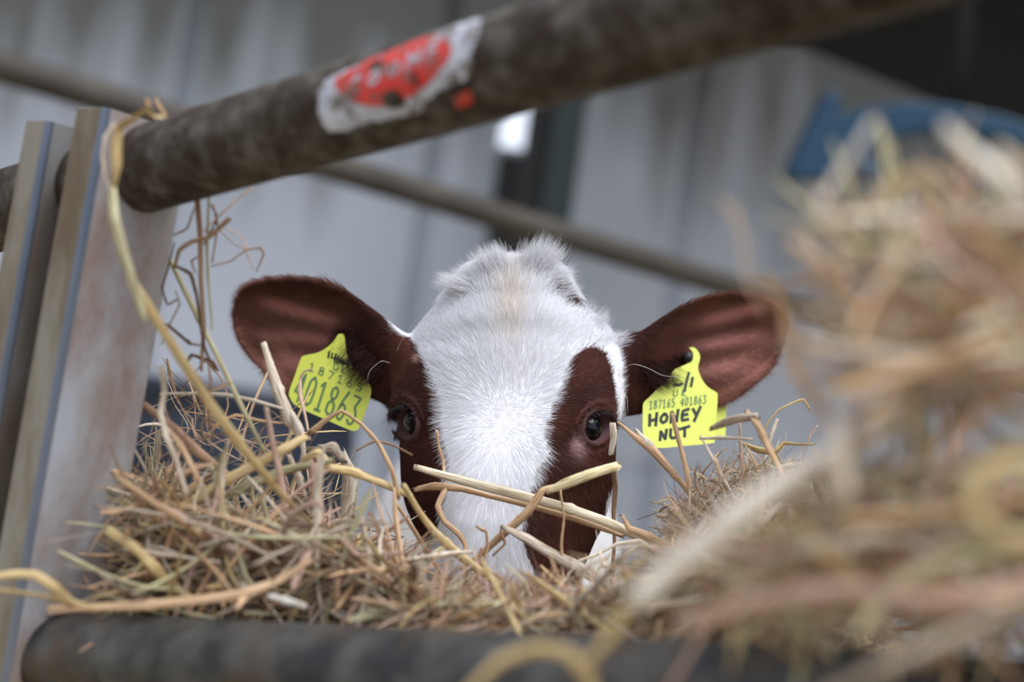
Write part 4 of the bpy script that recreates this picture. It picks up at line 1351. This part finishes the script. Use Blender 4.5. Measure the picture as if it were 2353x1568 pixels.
S('straw_strand', 'grey-green ribbed straw slanting down right below the ivory one', [(1160, 1214, .95), (1210, 1238, .95), (1270, 1275, .95), (1330, 1305, .95), (1400, 1350, .94)], [12, 24, 28, 30, 22], C_GRY, 'blade', .5)
S('hay_stem', 'thin tan stem hanging over the inner edge of the left brown patch', [(1004, 992, .985), (1008, 1025, .985), (1018, 1060, .985), (1020, 1085, .98)], [7, 6, 8, 6], C_TAN)
S('hay_stem', 'twisted tan strand on the left side of the white muzzle', [(1020, 1130, .965), (1006, 1165, .962), (1022, 1200, .96), (1055, 1228, .96), (1070, 1255, .96), (1066, 1300, .955)], [10, 14, 14, 14, 10, 8], C_TAN, 'blade')
S('hay_stem', 'small hooked stem curling on the middle of the muzzle', [(1098, 1212, .95), (1108, 1218, .95), (1118, 1222, .95), (1120, 1260, .95), (1108, 1300, .95)], [6, 9, 7, 7, 5], C_TAN)
S('hay_stem', 'brown stem rising from the lower hay below the ivory straw', [(1150, 1220, .95), (1160, 1250, .95), (1135, 1275, .95)], [5, 6, 5], C_BRN)
S('straw_strand', 'short ivory stub standing at the outer corner of the right eye', [(1408, 978, .985), (1410, 1005, .985), (1404, 1042, .985)], [16, 17, 12], C_IV, 'blade', .3)
S('hay_stem', 'narrow brown strip hanging down the outer edge of the right cheek', [(1410, 1080, .97), (1414, 1120, .975), (1410, 1180, .98), (1412, 1250, .98), (1405, 1320, .975)], [12, 11, 10, 9, 7], C_BRN, 'blade')
S('hay_stem', 'thin pale vertical stem in front of the right brown cheek', [(1288, 1130, .95), (1296, 1190, .95), (1290, 1250, .95), (1294, 1330, .95), (1296, 1380, .95)], [5, 5, 7, 8, 8], C_TAN)
S('straw_stalk', 'brown stalk with a pale torn sheath slanting down from the right eye', [(1422, 972, .975), (1460, 1005, .972), (1500, 1035, .97), (1535, 1075, .97), (1570, 1115, .97), (1612, 1172, .965)], [6, 14, 20, 17, 14, 11], C_TAN)
S('straw_strand', 'pale torn sheath clinging to the brown stalk beside the tag', [(1466, 995, .972), (1490, 1020, .97), (1512, 1042, .97)], [8, 20, 8], C_IV, 'blade', .8)
S('straw_stalk', 'thin upright tan stalk in front of the HONEY NUT tag', [(1545, 952, .965), (1552, 985, .965), (1566, 1035, .965), (1578, 1085, .965), (1584, 1120, .965)], [9, 11, 10, 13, 10], C_TAN)
S('straw_stalk', 'stubby bent stalk rising out of the hay right of the muzzle', [(1432, 1190, .96), (1446, 1215, .96), (1480, 1228, .96), (1525, 1250, .96), (1545, 1262, .96)], [8, 14, 18, 18, 12], C_TAN, 'stalk', .8)
S('hay_stem', 'pale forked stem lying across the hay right of the muzzle', [(1330, 1290, .955), (1370, 1275, .955), (1420, 1250, .955), (1470, 1245, .955), (1510, 1270, .955)], [6, 7, 8, 13, 10], C_IV)
# tuft right of the calf
S('straw_strand', 'grey-brown leaf pointing left beside the edge of the HONEY NUT tag', [(1636, 985, .92), (1665, 972, .92), (1700, 962, .92), (1738, 958, .92)], [16, 28, 30, 22], C_GRY, 'blade', .3)
S('straw_stalk', 'pale bent stalk falling right from the grey-brown leaf', [(1720, 952, .92), (1740, 975, .92), (1762, 1020, .92), (1785, 1065, .92), (1800, 1100, .92)], [14, 22, 20, 18, 14], C_TAN)
S('hay_stem', 'level stem bent at the foot of the HONEY NUT tag', [(1725, 1010, .95), (1670, 1006, .95), (1612, 1008, .95)], [6, 8, 7], C_GRY)
S('hay_stem', 'pale stem dropping from the bend under the HONEY NUT tag', [(1612, 1006, .95), (1630, 1040, .95), (1655, 1085, .95), (1690, 1150, .95)], [6, 8, 8, 6], C_IV)
S('hay_stem', 'upright reddish stem in the tuft right of the tag', [(1700, 975, .96), (1702, 1030, .96), (1706, 1100, .96)], [6, 7, 9], C_PNK)
S('hay_stem', 'tall arched golden stem with a drooping tip right of the tag', [(1752, 1010, .985), (1762, 975, .985), (1790, 942, .985), (1822, 926, .985), (1846, 919, .985), (1860, 940, .985)], [4, 5, 5, 5, 6, 5], C_YEL)
S('straw_strand', 'crumpled golden leaf with a knotted end in the tuft right of the tag', [(1712, 1022, .985), (1745, 1035, .985), (1780, 1040, .985), (1800, 1020, .985), (1830, 1022, .985), (1860, 1022, .985)], [10, 16, 20, 18, 12, 14], C_YEL, 'blade', .6, .8)
S('straw_strand', 'upright frosted leaf in the middle of the tuft', [(1764, 1030, .98), (1772, 1000, .98), (1786, 965, .98)], [6, 12, 7], C_IV, 'blade', .4)
S('hay_stem', 'thin crooked stem at the far end of the tuft', [(1855, 1022, .985), (1862, 1000, .985), (1878, 980, .985)], [4, 5, 3], C_PNK)
S('hay_stem', 'dark loop of stem sticking out left of the tuft', [(1560, 1160, .985), (1530, 1165, .985), (1516, 1175, .985), (1522, 1195, .985), (1538, 1206, .985)], [3, 4, 4, 4, 3], C_DBR)
S('hay_stem', 'slanting tan stem leaning right of the short tuft stems', [(1640, 1160, .98), (1600, 1120, .98), (1620, 1080, .97), (1665, 1030, .96)], [4, 6, 7, 5], C_TAN)
S('straw_stalk', 'yellow-brown stalk standing behind the big blurred straw', [(1855, 1070, .93), (1870, 1100, .93), (1890, 1150, .93), (1898, 1260, .93)], [8, 14, 18, 14], C_BRN)
S('straw_strand', 'pointed brown leaf blade standing up right of the stalk', [(2092, 1055, .80), (2085, 1110, .80), (2070, 1180, .80)], [6, 26, 16], C_TAN, 'blade', 0)
# big blurred straws close to the lens
S('straw_stalk', 'very blurred thick white straw slanting across the lower right', [(1905, 1040, .50), (1800, 1110, .49), (1690, 1190, .48), (1580, 1280, .48), (1470, 1370, .48)], [34, 58, 68, 66, 46], lin((244, 238, 226)))
S('straw_stalk', 'blurred yellow straw running down from the thick white one to the bottom rail', [(1500, 1330, .52), (1440, 1400, .52), (1400, 1470, .52), (1330, 1540, .52)], [26, 32, 30, 26], C_YEL)
S('straw_strand', 'blurred golden arch of straw in front of the bottom rail', [(1080, 1585, .53), (1150, 1520, .53), (1230, 1492, .53), (1300, 1500, .53), (1350, 1550, .53), (1360, 1600, .53)], [20, 28, 32, 30, 34, 26], C_YEL, 'blade')
S('straw_stalk', 'blurred pinkish-tan straw lying almost level at the lower right', [(1560, 1440, .50), (1680, 1400, .49), (1820, 1370, .48), (1960, 1360, .48), (2120, 1385, .47), (2260, 1370, .47), (2400, 1320, .47)], [26, 44, 48, 48, 46, 44, 40], C_PNK)
S('straw_stalk', 'blurred pale grey straw rising to the right corner at the very bottom', [(1900, 1600, .44), (2020, 1540, .43), (2150, 1480, .43), (2280, 1420, .43), (2420, 1360, .43)], [40, 54, 58, 52, 46], C_GRY)
S('straw_strand', 'blurred thick yellow loop of straw at the right edge', [(2400, 1050, .43), (2280, 1075, .43), (2225, 1130, .43), (2245, 1200, .43), (2320, 1240, .43), (2420, 1245, .43)], [30, 44, 48, 46, 44, 34], C_YEL, 'blade')
S('straw_strand', 'blurred yellow-green blade bending above the level pinkish straw', [(1860, 1235, .5), (1900, 1270, .5), (1950, 1320, .5), (1985, 1370, .5), (2000, 1430, .5)], [26, 44, 48, 40, 30], C_YEL, 'blade')
S('straw_stalk', 'blurred white straw end sticking up in front of the blue guard', [(1880, 475, .48), (1925, 405, .48), (1965, 345, .48), (2000, 292, .48)], [16, 20, 22, 22], lin((232, 228, 216)))
S('straw_stalk', 'blurred thick white straw slanting down right at the heap top', [(2180, 300, .46), (2240, 360, .46), (2300, 410, .46), (2350, 460, .46)], [28, 42, 48, 40], lin((232, 226, 212)))
S('straw_strand', 'blurred pointed straw fold forming the peak of the heap', [(2000, 490, .48), (2050, 430, .48), (2100, 400, .48), (2140, 440, .48), (2190, 490, .48)], [20, 26, 26, 26, 20], C_YEL, 'blade')
S('straw_stalk', 'blurred level straw along the top of the heap', [(1870, 505, .47), (2000, 498, .47), (2150, 488, .47), (2400, 500, .47)], [14, 20, 24, 28], C_IV)
S('straw_stalk', 'small blurred straw knob near the right edge above the heap', [(2305, 345, .46), (2335, 380, .46), (2352, 420, .46)], [26, 26, 18], C_IV)
S('straw_strand', 'faint blurred straw hooking down left of the heap in front of the wall', [(1655, 462, .53), (1690, 490, .53), (1708, 560, .53), (1716, 640, .53), (1760, 720, .53)], [7, 10, 9, 8, 8], C_TAN, 'blade')
S('straw_strand', 'blurred tan blade curving around the right tip of the calf ear', [(1760, 640, .56), (1800, 700, .56), (1810, 780, .56), (1830, 860, .56), (1900, 960, .55)], [16, 22, 22, 24, 22], C_TAN, 'blade')
S('straw_strand', 'blurred straw crossing the heap from upper left to lower right', [(1830, 560, .5), (1920, 640, .5), (2030, 730, .5), (2180, 800, .49), (2400, 880, .49)], [20, 26, 28, 30, 28], C_TAN, 'blade')
S('straw_stalk', 'blurred pale straw reaching left into the heap below the crossing one', [(1800, 800, .52), (1950, 820, .52), (2100, 870, .51), (2380, 960, .5)], [14, 20, 26, 26], C_GRY)
S('straw_stalk', 'blurred light straw between the big white one and the heap', [(1925, 980, .46), (1930, 1060, .46), (1945, 1140, .46)], [26, 40, 34], C_IV)


# procedural stems -------------------------------------------------
def stem_pts(c, d, L, bend, n=8, kink=0.25):
    d = unit(d)
    pts = [np.zeros(3)]
    ax_ = rng.normal(0, 1, 3)
    for i in range(n - 1):
        d = unit(d + np.cross(ax_, d) * bend / n + rng.normal(0, .03, 3))
        if rng.random() < kink / n: d = unit(d + rng.normal(0, .7, 3))
        pts.append(pts[-1] + d * L / (n - 1))
    p = np.array(pts)
    return p - p[n // 2] + c


def rand_dir(flatness=1.0):
    v = rng.normal(0, 1, 3)
    q = RIGHT * v[0] * 1.2 + UP * v[1] * flatness - BACK * v[2] * .8
    return unit(q)


def make_stem(px_, py_, d_, Lr, wr, kinds, flatness, bend, prof=None, n=8):
    c = P(px_, py_, d_)
    L = rng.uniform(*Lr); w = wr[0] + (wr[1] - wr[0]) * rng.random() ** 2
    pts = stem_pts(c, rand_dir(flatness), L, rng.normal(0, bend), n)
    col = np.array(PAL[rng.integers(len(PAL))]) * rng.uniform(.72, 1.2)
    pr = prof if prof is not None else (CRES2 if rng.random() < .5 else ELL5)
    wid = w / 2 * np.interp(np.linspace(0, 1, n), [0, .15, .8, 1], [.5, 1, .9, .3])
    v, f, sv = sweep(pts, wid, pr, up0=rng.normal(0, 1, 3), twist=rng.normal(0, 1.5), caps=False)
    sv[:, 0] *= L / .03; sv[:, 2] = rng.random() * 9
    return v, f, sv, col


def sample_poly(poly):
    xs_, ys_ = [q[0] for q in poly], [q[1] for q in poly]
    while True:
        x, y = rng.uniform(min(xs_), max(xs_)), rng.uniform(min(ys_), max(ys_))
        if in_poly(np.array([x]), np.array([y]), poly)[0]: return x, y


ZA = [(300, 1090), (380, 1110), (450, 1170), (560, 1190), (650, 1215), (760, 1235), (830, 1265), (900, 1300), (960, 1350), (960, 1470), (270, 1450), (280, 1240)]
ZA2 = [(300, 900), (420, 860), (560, 940), (700, 980), (820, 1100), (800, 1200), (500, 1160), (310, 1100)]
ZB = [(940, 1400), (1060, 1410), (1200, 1420), (1330, 1410), (1430, 1375), (1500, 1320), (1560, 1270), (1800, 1240), (1900, 1300), (1900, 1460), (940, 1475)]
ZB2 = [(930, 1370), (1060, 1400), (1200, 1405), (1340, 1400), (1440, 1370), (1440, 1450), (930, 1450)]
ZC = [(1500, 1260), (1530, 1185), (1590, 1120), (1650, 1075), (1740, 1060), (1830, 1080), (1900, 1150), (1930, 1320), (1500, 1340)]
ZD = [(1890, 580), (1980, 530), (2100, 490), (2353, 510), (2500, 520), (2500, 960), (2100, 930), (1990, 900), (1940, 800), (1900, 680)]
ZD2 = [(1960, 1060), (2150, 1130), (2500, 1100), (2500, 1430), (1850, 1410), (1640, 1420), (1700, 1340), (1870, 1230), (1940, 1120)]


ZF = [(1470, 1330), (1600, 1290), (1800, 1290), (1960, 1300), (2050, 1520), (1400, 1520)]
ZD4 = [(2010, 560), (2500, 540), (2500, 940), (2100, 910), (2020, 800)]
ZD3 = [(2000, 1050), (2500, 1050), (2500, 1400), (1980, 1380)]


def zone(name, label, poly, dr_, n, Lr, wr, flat, bend, sheen=None, prof=None):
    b = MB()
    for i in range(n):
        x, y = sample_poly(poly)
        d = dr_(x, y) if callable(dr_) else rng.uniform(*dr_)
        v, f, sv, col = make_stem(x, y, d, Lr, wr, None, flat, bend, prof)
        b.add(v, f, np.clip(col, 0, 1), sv)
    o = b.build(name, M_straw, None, True, True)
    tag(o, label, 'hay', kind='stuff')
    return o


PALN = {C_IV: 'ivory', C_TAN: 'tan', C_YEL: 'yellowish', C_BRN: 'brown', C_PNK: 'pinkish tan', C_GRY: 'greyish', C_GRN: 'greenish yellow'}


def indiv(kind, places, group, poly, dr_, n, Lr, wr, flat, bend, prof=None, name='hay_stem'):
    """single stems; each label is read off the stem: colour, thickness, length, lie, whereabouts"""
    xs_ = [q[0] for q in poly]
    used, left, tries = set(), n, 0
    while left > 0:
        tries += 1
        x, y = sample_poly(poly)
        d = dr_(x, y) if callable(dr_) else rng.uniform(*dr_)
        v, f, sv, col = make_stem(x, y, d, Lr, wr, None, flat, bend, prof, n=12)
        qx, qy, _ = proj(v[[0, -1]])
        dx, dy = qx[1] - qx[0], qy[0] - qy[1]
        ln = math.hypot(dx, dy) * d / F
        if dx < 0: dx, dy = -dx, -dy
        an = math.degrees(math.atan2(dy, dx + 1e-6))
        lie = 'lying level' if abs(an) < 18 else 'standing upright' if abs(an) > 68 else 'rising to the right' if an > 0 else 'falling to the right'
        base = min(PALN, key=lambda c: np.abs(unit(np.array(c)) - unit(col)).sum())
        wd = np.linalg.norm(v.reshape(12, -1, 3)[6].max(0) - v.reshape(12, -1, 3)[6].min(0))
        size = ('short ' if ln < (Lr[0] * .6 + Lr[1] * .4) else 'long ') + ('thick' if wd > wr[0] + (wr[1] - wr[0]) * .35 else 'thin')
        tone = 'dark ' if col.mean() < .28 else ''
        pl = places[min(len(places) - 1, int((x - min(xs_)) / (max(xs_) - min(xs_)) * len(places)))]
        lab = ' '.join((size + ' ' + tone + PALN[base] + ' ' + kind + ' ' + lie + ' ' + pl).split())
        if lab in used and tries < 60 * n: continue
        used.add(lab); left -= 1
        c = np.tile(np.array(tuple(np.clip(col * 1.1, 0, 1)) + (1,)), (len(v), 1))
        o = mesh_obj(name, v, f, M_straw, None, True, {'tone': c, 'along': sv})
        tag(o, lab, 'straw', group)


zone('hay', 'loose dry hay heaped behind the bottom rail left of the calf', ZA, (.85, 1.0), 1700, (.04, .12), (.0007, .0055), .5, 1.2)
zone('hay', 'fine loose hay standing up against the left post in front of the barrel', ZA2, (.90, 1.0), 70, (.03, .09), (.0006, .003), .9, 1.3)
zone('hay', 'loose hay lying along the bottom rail under the calf muzzle', ZB2, (.82, .93), 900, (.03, .10), (.0006, .0035), .35, 1.2)
zone('hay', 'loose hay lying along the bottom rail right of the calf', ZB, lambda x, y: rng.uniform(.80, .94) - max(0, x - 1300) * .00022, 1200, (.03, .10), (.0006, .0035), .4, 1.2)
zone('hay', 'fine crinkled hay tuft in the gap right of the calf', ZC, (.93, 1.02), 1500, (.015, .06), (.0004, .0018), .9, 2.6)
zone('hay', 'packed hay at the base of the crinkled tuft right of the calf', ZF, (.86, 1.0), 1100, (.03, .09), (.0006, .003), .6, 1.4)
zone('hay', 'blurred open heap of straw close to the camera at the right', ZD, (.46, .62), 190, (.04, .10), (.002, .006), .8, 1.2)
zone('hay', 'blurred dense straw low at the right close to the camera', ZD2, lambda x, y: rng.uniform(.50, .72), 380, (.04, .11), (.0018, .006), .5, 1.2)

indiv('stem', ('in the heap beside the post', 'in the middle of the left heap', 'in the heap nearest the muzzle'), 'stems on the left hay heap', ZA, (.83, .90), 95, (.05, .13), (.0022, .0065), .6, .7)
indiv('stem', ('under the left cheek', 'under the muzzle', 'under the right cheek'), 'stems under the muzzle', ZB2, (.80, .86), 50, (.04, .10), (.002, .0065), .35, .8)
indiv('curl', ('in the tuft under the tag', 'in the tuft middle', 'at the tuft edge by the heap'), 'stems in the right tuft', ZC, (.93, .98), 45, (.03, .07), (.0007, .003), 1.1, 2.2)
indiv('blurred straw', ('near the ear tip', 'in the heap middle', 'by the frame edge'), 'straws in the blurred heap', ZD4, (.44, .52), 40, (.05, .10), (.003, .0055), .8, .9)
indiv('blurred straw', ('low beside the white straw', 'low in the heap', 'low by the frame edge'), 'straws low at the right', ZD3, (.47, .56), 35, (.05, .10), (.003, .006), .5, .9)
